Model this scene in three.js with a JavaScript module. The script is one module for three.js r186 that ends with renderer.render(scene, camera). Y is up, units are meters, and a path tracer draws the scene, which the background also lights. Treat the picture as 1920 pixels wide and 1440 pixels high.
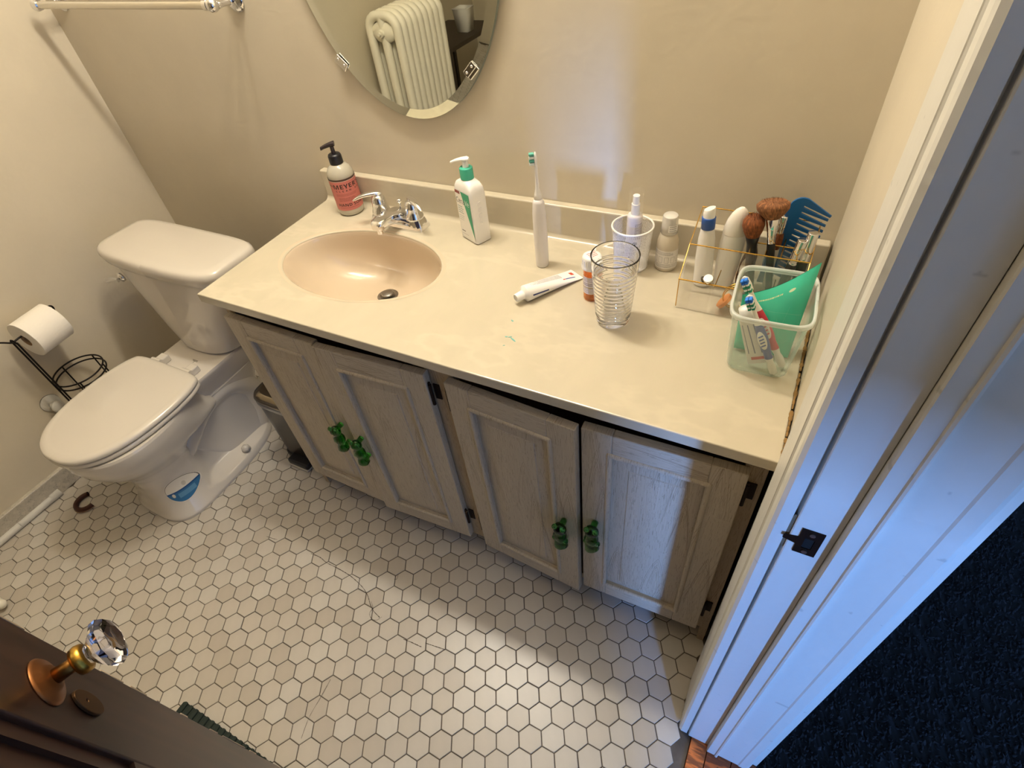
import * as THREE from 'three';
import { RoundedBoxGeometry } from 'three/addons/geometries/RoundedBoxGeometry.js';
import { mergeGeometries, mergeVertices, toCreasedNormals } from 'three/addons/utils/BufferGeometryUtils.js';
import { RectAreaLightUniformsLib } from 'three/addons/lights/RectAreaLightUniformsLib.js';

// ---------------------------------------------------------------- camera, light, exposure
const scene = new THREE.Scene();
const renderer = new THREE.WebGLRenderer({ antialias: true });
renderer.toneMapping = THREE.LinearToneMapping;
renderer.toneMappingExposure = 1.0;
renderer.shadowMap.enabled = true;
RectAreaLightUniformsLib.init();
scene.background = new THREE.Color(0x000000);

const CAM = new THREE.Vector3(0.5108, 1.4858, 0.1409), FOCAL = 1040.57;
const camera = new THREE.PerspectiveCamera(2 * Math.atan(720 / FOCAL) * 180 / Math.PI, 4 / 3, 0.02, 30);
const camRows = (() => {                                    // right, down and forward of the lens in the room
  const yaw = -0.56322, pitch = -0.78652, roll = 0.13875;
  const f = new THREE.Vector3(Math.sin(yaw) * Math.cos(pitch), Math.sin(pitch), -Math.cos(yaw) * Math.cos(pitch));
  const rt = new THREE.Vector3(Math.cos(yaw), 0, Math.sin(yaw)), dn = new THREE.Vector3().crossVectors(f, rt);
  const c = Math.cos(roll), s = Math.sin(roll);
  return [rt.clone().multiplyScalar(c).addScaledVector(dn, s), dn.clone().multiplyScalar(c).addScaledVector(rt, -s), f];
})();
camera.position.copy(CAM);
camera.quaternion.setFromRotationMatrix(new THREE.Matrix4().makeBasis(camRows[0], camRows[1].clone().negate(), camRows[2].clone().negate()));
camera.updateMatrixWorld(true);
scene.add(camera);

const BULB = { color: new THREE.Color().setRGB(1, 0.92, 0.79), power: 1.36 };           // each globe of the vanity lamp
const DAY = { color: new THREE.Color().setRGB(0.17, 0.39, 1), power: 660 };           // the hall window, out of view

// daylight of the unseen hall window, placed to light the jamb and cabinet door
const WIN = { x0: 2.09, x1: 2.31, y0: 0.6, y1: 0.95, z: 2.45 };
const dayLight = new THREE.RectAreaLight(DAY.color, DAY.power, WIN.x1 - WIN.x0, WIN.y1 - WIN.y0);
dayLight.position.set((WIN.x0 + WIN.x1) / 2, (WIN.y0 + WIN.y1) / 2, WIN.z - 0.03);
dayLight.rotation.set(0, 0, 0);                                                        // shines along -z
dayLight.name = 'unseen_hall_daylight';
scene.add(dayLight);

// ---------------------------------------------------------------- helpers
let seed = 20240611;
const rnd = () => { seed = (seed + 0x6D2B79F5) | 0; let t = Math.imul(seed ^ (seed >>> 15), 1 | seed); t = (t + Math.imul(t ^ (t >>> 7), 61 | t)) ^ t; return ((t ^ (t >>> 14)) >>> 0) / 4294967296; };
const rr = (a, b) => a + (b - a) * rnd();
const V = (x, y, z) => new THREE.Vector3(x, y, z);
const taken = {};
function numbered(n) { if (!(n in taken)) { taken[n] = 0; return n; } taken[n]++; return n + '_' + String(taken[n]).padStart(3, '0'); }
function mesh(name, geo, mat, parent) {
  const m = new THREE.Mesh(geo, mat); m.name = name; m.castShadow = m.receiveShadow = true;
  if (parent) parent.add(m);
  return m;
}
function thing(name, label, category, pos = [0, 0, 0], turn = 0, group) {
  const g = new THREE.Group(); g.name = numbered(name); g.position.set(...pos); g.rotation.y = turn;
  g.userData = { label, category }; if (group) g.userData.group = group;
  scene.add(g); return g;
}
function one(name, label, category, geo, mat, group) {
  const m = mesh(numbered(name), geo, mat, scene); m.userData = { label, category }; if (group) m.userData.group = group; return m;
}
function struct(name, geo, mat, label, category) {
  const m = mesh(name, geo, mat, scene); m.userData = { kind: 'structure', label, category }; return m;
}
const box = (x0, x1, y0, y1, z0, z1) => new THREE.BoxGeometry(x1 - x0, y1 - y0, z1 - z0).translate((x0 + x1) / 2, (y0 + y1) / 2, (z0 + z1) / 2);
const rbox = (x0, x1, y0, y1, z0, z1, r = 0.003, s = 2) => new RoundedBoxGeometry(x1 - x0, y1 - y0, z1 - z0, s, Math.min(r, (x1 - x0) / 2.01, (y1 - y0) / 2.01, (z1 - z0) / 2.01)).translate((x0 + x1) / 2, (y0 + y1) / 2, (z0 + z1) / 2);
const lathe = (pts, n = 40) => new THREE.LatheGeometry(pts.map(p => new THREE.Vector2(p[0], p[1])), n);
const tube = (pts, r, n = 24, m = 8, closed = false) => new THREE.TubeGeometry(new THREE.CatmullRomCurve3(pts, closed, 'catmullrom', 0.5), n, r, m, closed);
const cyl = (r0, r1, h, n = 32) => new THREE.CylinderGeometry(r1, r0, h, n).translate(0, h / 2, 0);
function rod(a, b, r, n = 12, r2 = r) {
  const d = b.clone().sub(a), g = new THREE.CylinderGeometry(r2, r, d.length(), n).translate(0, d.length() / 2, 0);
  return g.applyQuaternion(new THREE.Quaternion().setFromUnitVectors(V(0, 1, 0), d.normalize())).translate(a.x, a.y, a.z);
}
const ball = (x, y, z, r, n = 20) => new THREE.SphereGeometry(r, n, Math.ceil(n * 0.7)).translate(x, y, z);
const clean = g => { const h = g.index ? g.toNonIndexed() : g; for (const k of Object.keys(h.attributes)) if (!['position', 'normal', 'uv'].includes(k)) h.deleteAttribute(k); return h; };
const join = gs => mergeGeometries(gs.map(clean));
// skin over closed rings of equal length
function loft(rings, capA = true, capB = true, close = true) {
  const n = rings[0].length, pos = [], uv = [], idx = [], w = close ? n + 1 : n;
  rings.forEach((r, j) => { for (let i = 0; i < w; i++) { const p = r[i % n]; pos.push(p.x, p.y, p.z); uv.push(i / (w - 1), j / (rings.length - 1)); } });
  for (let j = 0; j < rings.length - 1; j++) for (let i = 0; i < w - 1; i++) { const a = j * w + i, b = a + 1, c = a + w, d = c + 1; idx.push(a, c, b, b, c, d); }
  const cap = (r, flip) => {
    const c = new THREE.Vector3(); r.forEach(p => c.add(p)); c.divideScalar(n);
    const base = pos.length / 3; pos.push(c.x, c.y, c.z); uv.push(0.5, 0.5);
    r.forEach(p => { pos.push(p.x, p.y, p.z); uv.push(0, 0); });
    for (let i = 0; i < n; i++) { const a = base + 1 + i, b = base + 1 + (i + 1) % n; flip ? idx.push(base, a, b) : idx.push(base, b, a); }
  };
  if (capA) cap(rings[0], true);
  if (capB) cap(rings[rings.length - 1], false);
  const g = new THREE.BufferGeometry();
  g.setAttribute('position', new THREE.Float32BufferAttribute(pos, 3)); g.setAttribute('uv', new THREE.Float32BufferAttribute(uv, 2)); g.setIndex(idx);
  return fixWinding(g);
}
// make a closed skin face outwards
function fixWinding(g) {
  const p = g.attributes.position, ix = g.index.array; let vol = 0; const a = V(), b = V(), c = V();
  for (let i = 0; i < ix.length; i += 3) { a.fromBufferAttribute(p, ix[i]); b.fromBufferAttribute(p, ix[i + 1]); c.fromBufferAttribute(p, ix[i + 2]); vol += a.dot(b.cross(c)); }
  if (vol < 0) for (let i = 0; i < ix.length; i += 3) { const t = ix[i]; ix[i] = ix[i + 1]; ix[i + 1] = t; }
  g.computeVertexNormals();
  return g;
}
// uv in metres from the face direction
function metricUV(g0, s = 1, swap = false) {
  const g = g0.index ? g0.toNonIndexed() : g0, p = g.attributes.position, n = g.attributes.normal, uv = [];
  for (let i = 0; i < p.count; i += 3) {
    const nx = Math.abs(n.getX(i) + n.getX(i + 1) + n.getX(i + 2)), ny = Math.abs(n.getY(i) + n.getY(i + 1) + n.getY(i + 2)), nz = Math.abs(n.getZ(i) + n.getZ(i + 1) + n.getZ(i + 2));
    for (let k = i; k < i + 3; k++) {
      let u, v; const x = p.getX(k), y = p.getY(k), z = p.getZ(k);
      if (nx >= ny && nx >= nz) { u = z; v = y; } else if (ny >= nz) { u = x; v = z; } else { u = x; v = y; }
      swap ? uv.push(v * s, u * s) : uv.push(u * s, v * s);
    }
  }
  g.setAttribute('uv', new THREE.Float32BufferAttribute(uv, 2));
  return g;
}
function extrudeY(pts, y0, y1) {                                            // outline in x,z drawn up from y0 to y1
  const s = new THREE.Shape(pts.map(([x, z]) => new THREE.Vector2(x, -z)));
  return new THREE.ExtrudeGeometry(s, { depth: y1 - y0, bevelEnabled: false }).rotateX(-Math.PI / 2).translate(0, y0, 0);
}
function canvasTex(w, h, draw, srgb = true) {
  const c = document.createElement('canvas'); c.width = w; c.height = h; draw(c.getContext('2d'), w, h);
  const t = new THREE.CanvasTexture(c); if (srgb) t.colorSpace = THREE.SRGBColorSpace; t.wrapS = t.wrapT = THREE.RepeatWrapping; t.anisotropy = 8; return t;
}
// tiling value noise
function noiseGrid(n) { const a = new Float32Array(n * n); for (let i = 0; i < a.length; i++) a[i] = rnd(); return (x, y) => { const xi = Math.floor(x), yi = Math.floor(y), fx = x - xi, fy = y - yi, sx = fx * fx * (3 - 2 * fx), sy = fy * fy * (3 - 2 * fy), m = (i, j) => a[((j % n + n) % n) * n + (i % n + n) % n]; return (m(xi, yi) * (1 - sx) + m(xi + 1, yi) * sx) * (1 - sy) + (m(xi, yi + 1) * (1 - sx) + m(xi + 1, yi + 1) * sx) * sy; }; }
function dataTex(w, h, fn, srgb = false) {
  const d = new Uint8Array(w * h * 4);
  for (let y = 0; y < h; y++) for (let x = 0; x < w; x++) { const c = fn(x / w, y / h), k = (y * w + x) * 4; d[k] = c[0]; d[k + 1] = c[1]; d[k + 2] = c[2]; d[k + 3] = 255; }
  const t = new THREE.DataTexture(d, w, h); t.magFilter = THREE.LinearFilter; t.minFilter = THREE.LinearMipmapLinearFilter; t.generateMipmaps = true; t.wrapS = t.wrapT = THREE.RepeatWrapping; if (srgb) t.colorSpace = THREE.SRGBColorSpace; t.needsUpdate = true; return t;
}
const n8 = noiseGrid(8), n16 = noiseGrid(16), n32 = noiseGrid(32), n64 = noiseGrid(64), n128 = noiseGrid(128);
const fbm = (u, v) => 0.4 * n8(u * 8, v * 8) + 0.27 * n16(u * 16, v * 16) + 0.18 * n32(u * 32, v * 32) + 0.1 * n64(u * 64, v * 64) + 0.05 * n128(u * 128, v * 128);

// ---------------------------------------------------------------- materials
const std = (color, roughness = 0.5, more = {}) => new THREE.MeshStandardMaterial({ color, roughness, ...more });
const phys = (color, roughness = 0.5, more = {}) => new THREE.MeshPhysicalMaterial({ color, roughness, ...more });
const wallBump = dataTex(512, 512, (u, v) => { const g = 255 * (0.65 * fbm(u, v) + 0.35 * n128(u * 128, v * 128)); return [g, g, g]; });
const wallTint = dataTex(512, 512, (u, v) => { const g = 246 + 9 * fbm(u, v); return [g, g, g - 2]; }, true);
const paintWall = std(0xd4c9b4, 0.42, { bumpMap: wallBump, bumpScale: 0.0006, map: wallTint });
const paintTrimTex = dataTex(512, 512, (u, v) => { const f = fbm(u * 2, v * 0.5), g = 244 + 10 * f - (n64(u * 64, v * 64) > 0.965 ? 26 : 0); return [g, g, g - 3]; }, true);
const paintTrim = std(0xd6d3cc, 0.38, { map: paintTrimTex, bumpMap: wallBump, bumpScale: 0.0009 });
const paintCeil = std(0xefe8da, 0.8);
const china = phys(0xd5cec3, 0.16, { clearcoat: 0.6, clearcoatRoughness: 0.05 });
const chinaLid = phys(0xd3ccc0, 0.22, { clearcoat: 0.5, clearcoatRoughness: 0.08 });
const chrome = std(0xe9e9ea, 0.07, { metalness: 1 });
const steelDull = std(0x9a9690, 0.35, { metalness: 1 });
const brass = std(0xb08a3c, 0.3, { metalness: 1 });
const gold = std(0xd8ac58, 0.22, { metalness: 1 });
const blackWire = std(0x1a1412, 0.45, { metalness: 0.5 });
const blackPlastic = std(0x17161a, 0.35);
const whitePlastic = phys(0xf3f0ea, 0.3, { clearcoat: 0.3 });
const clearPlastic = phys(0xffffff, 0.08, { transmission: 1, thickness: 0, ior: 1.49 });
const glass = phys(0xffffff, 0.01, { transmission: 1, thickness: 0.004, ior: 1.5 });
// ---------------------------------------------------------------- the room shell
const XL = -1.537, XR = 0.588, ZB = -0.933, HC = 0.796, CEIL = 2.5;
const XH = 0.727;                                        // hall side of the door wall
const JZ = -0.256, HZ = 0.5;                             // latch and hinge edges of the opening
struct('wall_back', metricUV(box(-2.1, XH, 0, CEIL, ZB - 0.1, ZB)), paintWall, 'plain cream painted wall behind the vanity and mirror', 'wall');
struct('wall_left', metricUV(box(XL - 0.1, XL, 0, CEIL, ZB, 0.82)), paintWall, 'cream painted side wall beside the toilet', 'wall');
{
  const g = [box(-2.1, XL - 0.1, 0, CEIL, 0.72, 0.82), box(-2.2, -2.1, 0, CEIL, 0.72, 2.45)];  // alcove out of view, shaped so the mirror shows it dark
  struct('unseen_wall_alcove', metricUV(join(g)), paintWall, 'cream wall of an alcove out of view, set back to stay dark in the mirror', 'wall');
}
struct('wall_front', metricUV(box(-2.2, XH, 0, CEIL, 2.35, 2.45)), paintWall, 'cream wall at the far end of the bathroom', 'wall');
struct('wall_right', metricUV(join([box(XR, XH - 0.012, 0, CEIL, ZB, JZ - 0.02), box(XR, XH - 0.012, 0, CEIL, HZ + 0.02, 2.35), box(XR, XH - 0.012, 2.06, CEIL, JZ - 0.02, HZ + 0.02)])), paintWall, 'cream wall with the doorway beside the vanity', 'wall');
struct('ceiling', box(-2.2, 3.3, CEIL, CEIL + 0.1, -1.6, 2.55), paintCeil, 'white ceiling', 'ceiling');

// floor bed with hexagon tiles set on it
const PITCH = 0.0525, TH = 0.0299;
const groutTex = dataTex(256, 256, (u, v) => { const g = 62 + 60 * fbm(u, v); return [g, g * 0.9, g * 0.78]; }, true);
const floor = struct('floor', metricUV(box(-2.2, 0.603, -0.06, -0.0016, ZB, 2.35), 2), std(0xffffff, 0.9, { map: groutTex }), 'white hexagon tile floor with dark grout lines', 'floor');
const tileTints = [0xc7c1b8, 0xc4bdb3, 0xcac5bd, 0xc1bab0, 0xc6bfb5, 0xbcb4a9];
const tileMap = dataTex(256, 256, (u, v) => { const g = 240 + 15 * fbm(u, v); return [g, g, g - 2]; }, true);
const tileMats = tileTints.map(c => phys(c, 0.34, { map: tileMap, clearcoat: 0.15, clearcoatRoughness: 0.25 }));
function hexTile(k) {
  const R = (PITCH - [0.0017, 0.0023, 0.002][k]) / Math.sqrt(3), b = 0.0011, h = 0.004;
  const ring = (r, y) => Array.from({ length: 6 }, (_, i) => { const a = Math.PI / 3 * i + TH; return V(r * Math.cos(a), y, r * Math.sin(a)); });
  // corners point along x, flats face z
  const g = loft([ring(R, -h), ring(R, -b * 0.8), ring(R - b, 0)], false, true);
  const f = toCreasedNormals(g, 0.5);
  return metricUV(f, 3);
}
const hexGeos = [0, 1, 2].map(hexTile);
function toPixel(p) { const d = p.clone().sub(CAM), z = d.dot(camRows[2]); return [960 + FOCAL * d.dot(camRows[0]) / z, 720 + FOCAL * d.dot(camRows[1]) / z, z]; }
{
  const spots = [], c30 = Math.cos(Math.PI / 6), ct = Math.cos(TH), st = Math.sin(TH);
  for (let i = -80; i < 80; i++) for (let j = -80; j < 80; j++) {
    const X = (i + j) * c30 * PITCH, Z = (j - i) * 0.5 * PITCH, x = ct * X - st * Z, z = st * X + ct * Z;
    if (x < -2.08 || x > 0.578 || z < ZB + 0.02 || z > 2.32) continue;
    if (x < XL + 0.02 && z < 0.84) continue;
    if (x > -0.6 && x < 0.55 && z < -0.6) continue;                             // under the cabinet
    const [u, v, d] = toPixel(V(x, 0, z));
    let seen = d > 0 && u > -30 && u < 1950 && v > -30 && v < 1470 && !(x > -0.68 && z < -0.5);
    if (v > 1163 + 0.533 * u + 20) seen = false;                                 // behind the brown door
    if (Math.hypot((x + 1.113) / 0.12, (z + 0.37) / 0.22) < 1) seen = false;     // under the toilet
    if (x < XL + 0.03) seen = false;
    spots.push({ x, z, seen, d });
  }
  spots.sort((a, b) => (b.seen - a.seen) || (a.d - b.d));
  const rest = [];
  spots.forEach((s, n) => {
    const k = Math.floor(rnd() * 3), tint = Math.floor(rnd() * 6), y = rr(-0.0004, 0.0004), tx = rr(-0.006, 0.006), tz = rr(-0.006, 0.006);
    if (n < 300) {
      const t = mesh('tile', hexGeos[k], tileMats[tint], floor); t.position.set(s.x, y, s.z); t.rotation.set(tx, 0, tz);
    } else {
      const g = hexGeos[k].clone().applyMatrix4(new THREE.Matrix4().makeRotationFromEuler(new THREE.Euler(tx, 0, tz)).setPosition(s.x, y, s.z));
      const c = new THREE.Color(tileTints[tint]), col = new Float32Array(g.attributes.position.count * 3);
      for (let q = 0; q < col.length; q += 3) { col[q] = c.r; col[q + 1] = c.g; col[q + 2] = c.b; }
      g.setAttribute('color', new THREE.BufferAttribute(col, 3)); rest.push(g);
    }
  });
  const m = mesh('tile_field', mergeGeometries(rest), phys(0xffffff, 0.34, { map: tileMap, vertexColors: true, clearcoat: 0.15, clearcoatRoughness: 0.25 }), floor);
  m.userData.kind = 'stuff';
}
// hairline cracks and stray hairs on the tiles
function floorRibbon(pts, w, y = 0.0009) {
  const c = new THREE.CatmullRomCurve3(pts.map(([x, z]) => V(x, 0, z))), N = pts.length * 6, a = [], idx = [];
  for (let i = 0; i <= N; i++) { const p = c.getPoint(i / N), t = c.getTangent(i / N), k = w * rr(0.4, 1.2); a.push(p.x - t.z * k, y, p.z + t.x * k, p.x + t.z * k, y, p.z - t.x * k); if (i < N) { const q = i * 2; idx.push(q, q + 1, q + 2, q + 1, q + 3, q + 2); } }
  const g = new THREE.BufferGeometry(); g.setAttribute('position', new THREE.Float32BufferAttribute(a, 3)); g.setIndex(idx); g.computeVertexNormals(); return g;
}
function onFloor(u, v) { const d = camRows[2].clone().addScaledVector(camRows[0], (u - 960) / FOCAL).addScaledVector(camRows[1], (v - 720) / FOCAL), t = -CAM.y / d.y; return [CAM.x + d.x * t, CAM.z + d.z * t]; }
const crackMat = std(0x4b4238, 0.9);
for (const [w, pts] of [
  [0.0010, [[583, 1038], [600, 1045], [612, 1055], [626, 1062], [641, 1070], [657, 1080], [671, 1092], [682, 1104], [690, 1118], [694, 1132], [700, 1145], [712, 1158]]],
  [0.0011, [[757, 1199], [768, 1203], [779, 1208], [790, 1213]]],
  [0.0009, [[798, 1206], [810, 1210], [822, 1214], [834, 1218]]],
  [0.0006, [[696, 1128], [699, 1140], [693, 1150], [697, 1160], [706, 1163], [716, 1157]]],
  [0.0006, [[740, 1082], [746, 1078], [744, 1086], [739, 1086]]],
  [0.0007, [[500, 1006], [512, 1010], [520, 1012]]],
  [0.0005, [[620, 1274], [600, 1310], [580, 1345], [565, 1385]]],
]) mesh('crack', floorRibbon(pts.map(([u, v]) => onFloor(u, v)), w), crackMat, floor);

// stone baseboard along the side wall with a white rounded strip at the floor
const stoneTex = dataTex(512, 512, (u, v) => { const f = fbm(u * 2, v * 2), w = Math.abs(Math.sin((u * 3 + v * 2) * 6.28 + 7 * f)), s = n64(u * 64, v * 64) > 0.9 ? -28 : 0; const g = 168 + 46 * f - 26 * (w < 0.12 ? 1 : 0) + s; return [g, g * 0.96, g * 0.88]; }, true);
struct('baseboard_left', metricUV(join([rbox(XL, XL + 0.018, 0, 0.078, ZB, 0.30, 0.003), rbox(XL, XL + 0.018, 0, 0.078, 0.302, 0.82, 0.003)]), 4), phys(0xffffff, 0.3, { map: stoneTex }), 'mottled grey stone baseboard along the side wall', 'baseboard');
{
  const q = (z0, z1) => rod(V(XL + 0.019, 0.012, z0), V(XL + 0.019, 0.012, z1), 0.0125, 14);
  struct('trim_1', join([q(-0.04, 0.08), q(0.081, 0.8), rod(V(XL + 0.019, 0.013, -0.062), V(XL + 0.019, 0.013, -0.03), 0.0145, 14)]), paintTrim, 'white rounded strip where baseboard meets tile floor', 'trim');
}

// ---------------------------------------------------------------- doorway trim
const Y1 = 2.06, Y0 = 0.006;
// bathroom side casing with a bead
struct('trim_2', metricUV(join([extrudeY([[XR + 0.004, -0.382], [0.5745, -0.382], [0.573, -0.379], [0.573, -0.304], [0.5765, -0.3015], [0.5765, -0.2985], [0.573, -0.2965], [0.5725, -0.293], [0.5745, -0.2905], [0.5735, -0.288], [0.573, -0.268], [0.5745, -0.2625], [0.579, -0.2585], [XR + 0.004, -0.2585]], Y0, Y1), box(0.574, XR + 0.004, 0.004, Y1, HZ + 0.012, HZ + 0.12), box(0.574, XR + 0.004, Y1 - 0.02, Y1 + 0.1, -0.382, HZ + 0.12)])), paintTrim, 'cream door casing on the bathroom side', 'trim');
const jamb = struct('trim_3', metricUV(extrudeY([[0.579, -0.30], [0.579, -0.2590], [0.5895, -0.2590], [0.5905, -0.2672], [0.5950, -0.2672], [0.5962, -0.2570], [0.5975, -0.2562], [0.6385, -0.2562], [0.6385, -0.30]], Y0, Y1)), paintTrim, 'white painted door jamb with the strike plate', 'door jamb');
struct('trim_4', metricUV(extrudeY([[0.6393, -0.30], [0.6393, -0.2455], [0.6408, -0.2432], [0.6562, -0.2432], [0.6575, -0.2408], [0.6600, -0.2398], [0.6624, -0.2408], [0.6634, -0.2450], [0.6634, -0.30]], 0.004, Y1)), paintTrim, 'white door stop strip with a rounded bead', 'door stop');
struct('trim_5', metricUV(join([extrudeY([[0.6642, -0.30], [0.6642, -0.2462], [0.7050, -0.2462], [0.7075, -0.2448], [0.7215, -0.2448], [0.7262, -0.2475], [0.7275, -0.2520], [0.7275, -0.30]], 0.004, Y1), box(0.7275, 0.742, 0.0, Y1 + 0.1, -0.372, -0.262)])), paintTrim, 'white outer jamb board and hall casing', 'trim');
// hinge side and head of the opening
struct('trim_6', metricUV(join([box(0.579, 0.7275, 0.004, Y1, HZ, HZ + 0.02), box(0.642, 0.7275, 0.004, Y1, HZ - 0.012, HZ), box(0.7275, 0.742, 0, Y1 + 0.1, HZ + 0.004, HZ + 0.11), box(0.579, 0.7275, Y1 - 0.02, Y1, JZ - 0.02, HZ), box(0.7275, 0.742, Y1, Y1 + 0.1, -0.262, HZ + 0.004)])), paintTrim, 'white jamb and head on the hinge side of the doorway', 'door jamb');
{ // strike plate with its bolt hole and a chipped mortise beside it
  const dark = std(0x2b211c, 0.4, { metalness: 0.8 });
  const s = new THREE.Shape(); s.moveTo(-0.0115, -0.024); s.lineTo(0.0115, -0.024); s.lineTo(0.0115, 0.024); s.lineTo(-0.0115, 0.024); s.closePath();
  const h = new THREE.Path(); h.moveTo(-0.005, -0.012); h.lineTo(0.005, -0.012); h.lineTo(0.005, 0.008); h.lineTo(-0.005, 0.008); h.closePath(); s.holes.push(h);
  const lip = new THREE.Shape(); lip.moveTo(-0.026, -0.004); lip.lineTo(-0.0115, -0.008); lip.lineTo(-0.0115, 0.006); lip.lineTo(-0.026, 0.002); lip.closePath();
  const ex = { depth: 0.0014, bevelEnabled: false };
  const g = join([new THREE.ExtrudeGeometry(s, ex), new THREE.ExtrudeGeometry(lip, ex)]).translate(0.6165, 0.895, -0.2562);
  const plate = mesh('strike_plate', g, dark, jamb); plate.userData.label = 'dark worn metal strike plate';
  mesh('bolt_hole', box(0.6115, 0.6215, 0.883, 0.903, -0.2561, -0.2559), std(0x060504, 1), jamb);
  mesh('screw', join([cyl(0.003, 0.003, 0.0012, 12).rotateX(Math.PI / 2).translate(0.6165, 0.9125, -0.2545), cyl(0.003, 0.003, 0.0012, 12).rotateX(Math.PI / 2).translate(0.6165, 0.8775, -0.2545)]), steelDull, jamb);
  const chip = new THREE.Shape([[0, 0.04], [0.006, 0.036], [0.003, 0.022], [0.004, 0.008], [0.001, -0.006], [0.005, -0.018], [0.002, -0.028], [-0.005, -0.022], [-0.004, -0.004], [-0.006, 0.012], [-0.003, 0.03]].map(p => new THREE.Vector2(...p)));
  mesh('chipped_paint', new THREE.ExtrudeGeometry(chip, { depth: 0.0004, bevelEnabled: false }).translate(0.5935, 0.895, -0.2590), std(0x6b5a44, 0.9), jamb);
}

// worn wooden threshold boards in the doorway
const woodTex = dataTex(512, 512, (u, v) => { const f = fbm(u * 0.5, v * 3), g = 0.5 + 0.5 * Math.sin(v * 60 + 16 * f), k = 0.55 + 0.45 * g; return [190 * k + 30, 106 * k + 14, 44 * k + 6]; }, true);
{
  const th = new THREE.Group(); th.name = 'trim_7'; th.userData = { kind: 'structure', label: 'worn orange wooden threshold boards in the doorway', category: 'threshold' }; scene.add(th);
  const woods = [0xffffff, 0xe8d8c8, 0xd9c4ae].map(c => std(c, 0.55, { map: woodTex }));
  const bx = [[0.6045, 0.640], [0.6415, 0.692], [0.6935, 0.742]];
  bx.forEach(([a, b], i) => mesh('board', metricUV(rbox(a, b, -0.03, 0.003 - 0.0006 * i, JZ - 0.005, HZ, 0.0015), 3), woods[i], th));
  mesh('sub_floor', box(0.6035, 0.745, -0.06, -0.006, ZB, 2.35), std(0x1d140d, 0.9), th);
}

// ---------------------------------------------------------------- the hall beyond the doorway
const hallPaint = std(0xc9c2b4, 0.7, { bumpMap: wallBump, bumpScale: 0.001 });
struct('wall_hall', metricUV(join([box(XH - 0.012, XH, 0, CEIL, -1.5, JZ - 0.02), box(XH - 0.012, XH, 0, CEIL, HZ + 0.02, 2.45), box(XH - 0.012, XH, 2.06, CEIL, JZ - 0.02, HZ + 0.02), box(3.2, 3.3, 0, CEIL, -1.6, 2.55), box(XH, 3.2, 0, CEIL, -1.6, -1.5)])), hallPaint, 'plain painted walls of the hall', 'wall');
struct('wall_window', metricUV(join([box(XH, WIN.x0, 0, CEIL, 2.45, 2.55), box(WIN.x1, 3.2, 0, CEIL, 2.45, 2.55), box(WIN.x0, WIN.x1, 0, WIN.y0, 2.45, 2.55), box(WIN.x0, WIN.x1, WIN.y1, CEIL, 2.45, 2.55)])), hallPaint, 'hall wall around the unseen narrow window', 'wall');
{
  const w = new THREE.Group(); w.name = 'window_1'; w.userData = { kind: 'structure', label: 'unseen narrow hall window with white frame, placed to light the door jamb', category: 'window' }; scene.add(w);
  const { x0, x1, y0, y1 } = WIN, f = 0.02;  // window out of view, sized for the daylight stripe on the vanity
  mesh('window_frame', join([box(x0, x0 + f, y0, y1, 2.47, 2.52), box(x1 - f, x1, y0, y1, 2.47, 2.52), box(x0, x1, y0, y0 + f, 2.47, 2.52), box(x0, x1, y1 - f, y1, 2.47, 2.52), box(x0, x1, (y0 + y1) / 2 - 0.015, (y0 + y1) / 2 + 0.015, 2.47, 2.52)]), paintTrim, w);
  mesh('window_pane', box(x0, x1, y0, y1, 2.525, 2.53), std(0xaac4ee, 0.4, { emissive: new THREE.Color().setRGB(0.3, 0.5, 1), emissiveIntensity: 1.2 }), w);
}
const carpetTex = dataTex(512, 512, (u, v) => { const g = 7 + 16 * Math.pow(fbm(u * 2, v * 2), 2) + (n128(u * 128, v * 128) > 0.82 ? 7 : 0); return [g, g, g * 1.18]; }, true);
const carpet = struct('floor_hall', metricUV(box(0.742, 3.2, -0.06, 0.001, -1.5, 2.45), 2), std(0xffffff, 1, { map: carpetTex }), 'black carpet on the hall floor', 'carpet');
{
  const tuft = new THREE.ConeGeometry(0.0042, 0.012, 4, 1).translate(0, 0.004, 0), N = 26000;
  const im = new THREE.InstancedMesh(tuft, std(0xffffff, 1), N); im.name = 'carpet_pile'; im.userData.kind = 'stuff'; im.castShadow = im.receiveShadow = true;
  const m = new THREE.Matrix4(), q = new THREE.Quaternion(), e = new THREE.Euler(), s = V(1, 1, 1), c = new THREE.Color();
  for (let i = 0; i < N; i++) {
    e.set(rr(-0.7, 0.7), rr(0, 6.3), rr(-0.7, 0.7)); q.setFromEuler(e); const k = rr(0.6, 1.3); s.set(k, k, k);
    m.compose(V(rr(0.745, 1.75), 0.001, rr(-1.45, 0.1)), q, s); im.setMatrixAt(i, m);
    const g = 0.0022 + 0.006 * rnd() * rnd() + (rnd() > 0.97 ? 0.014 : 0); c.setRGB(g, g * 0.92, g); im.setColorAt(i, c);
  }
  carpet.add(im);
}

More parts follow.
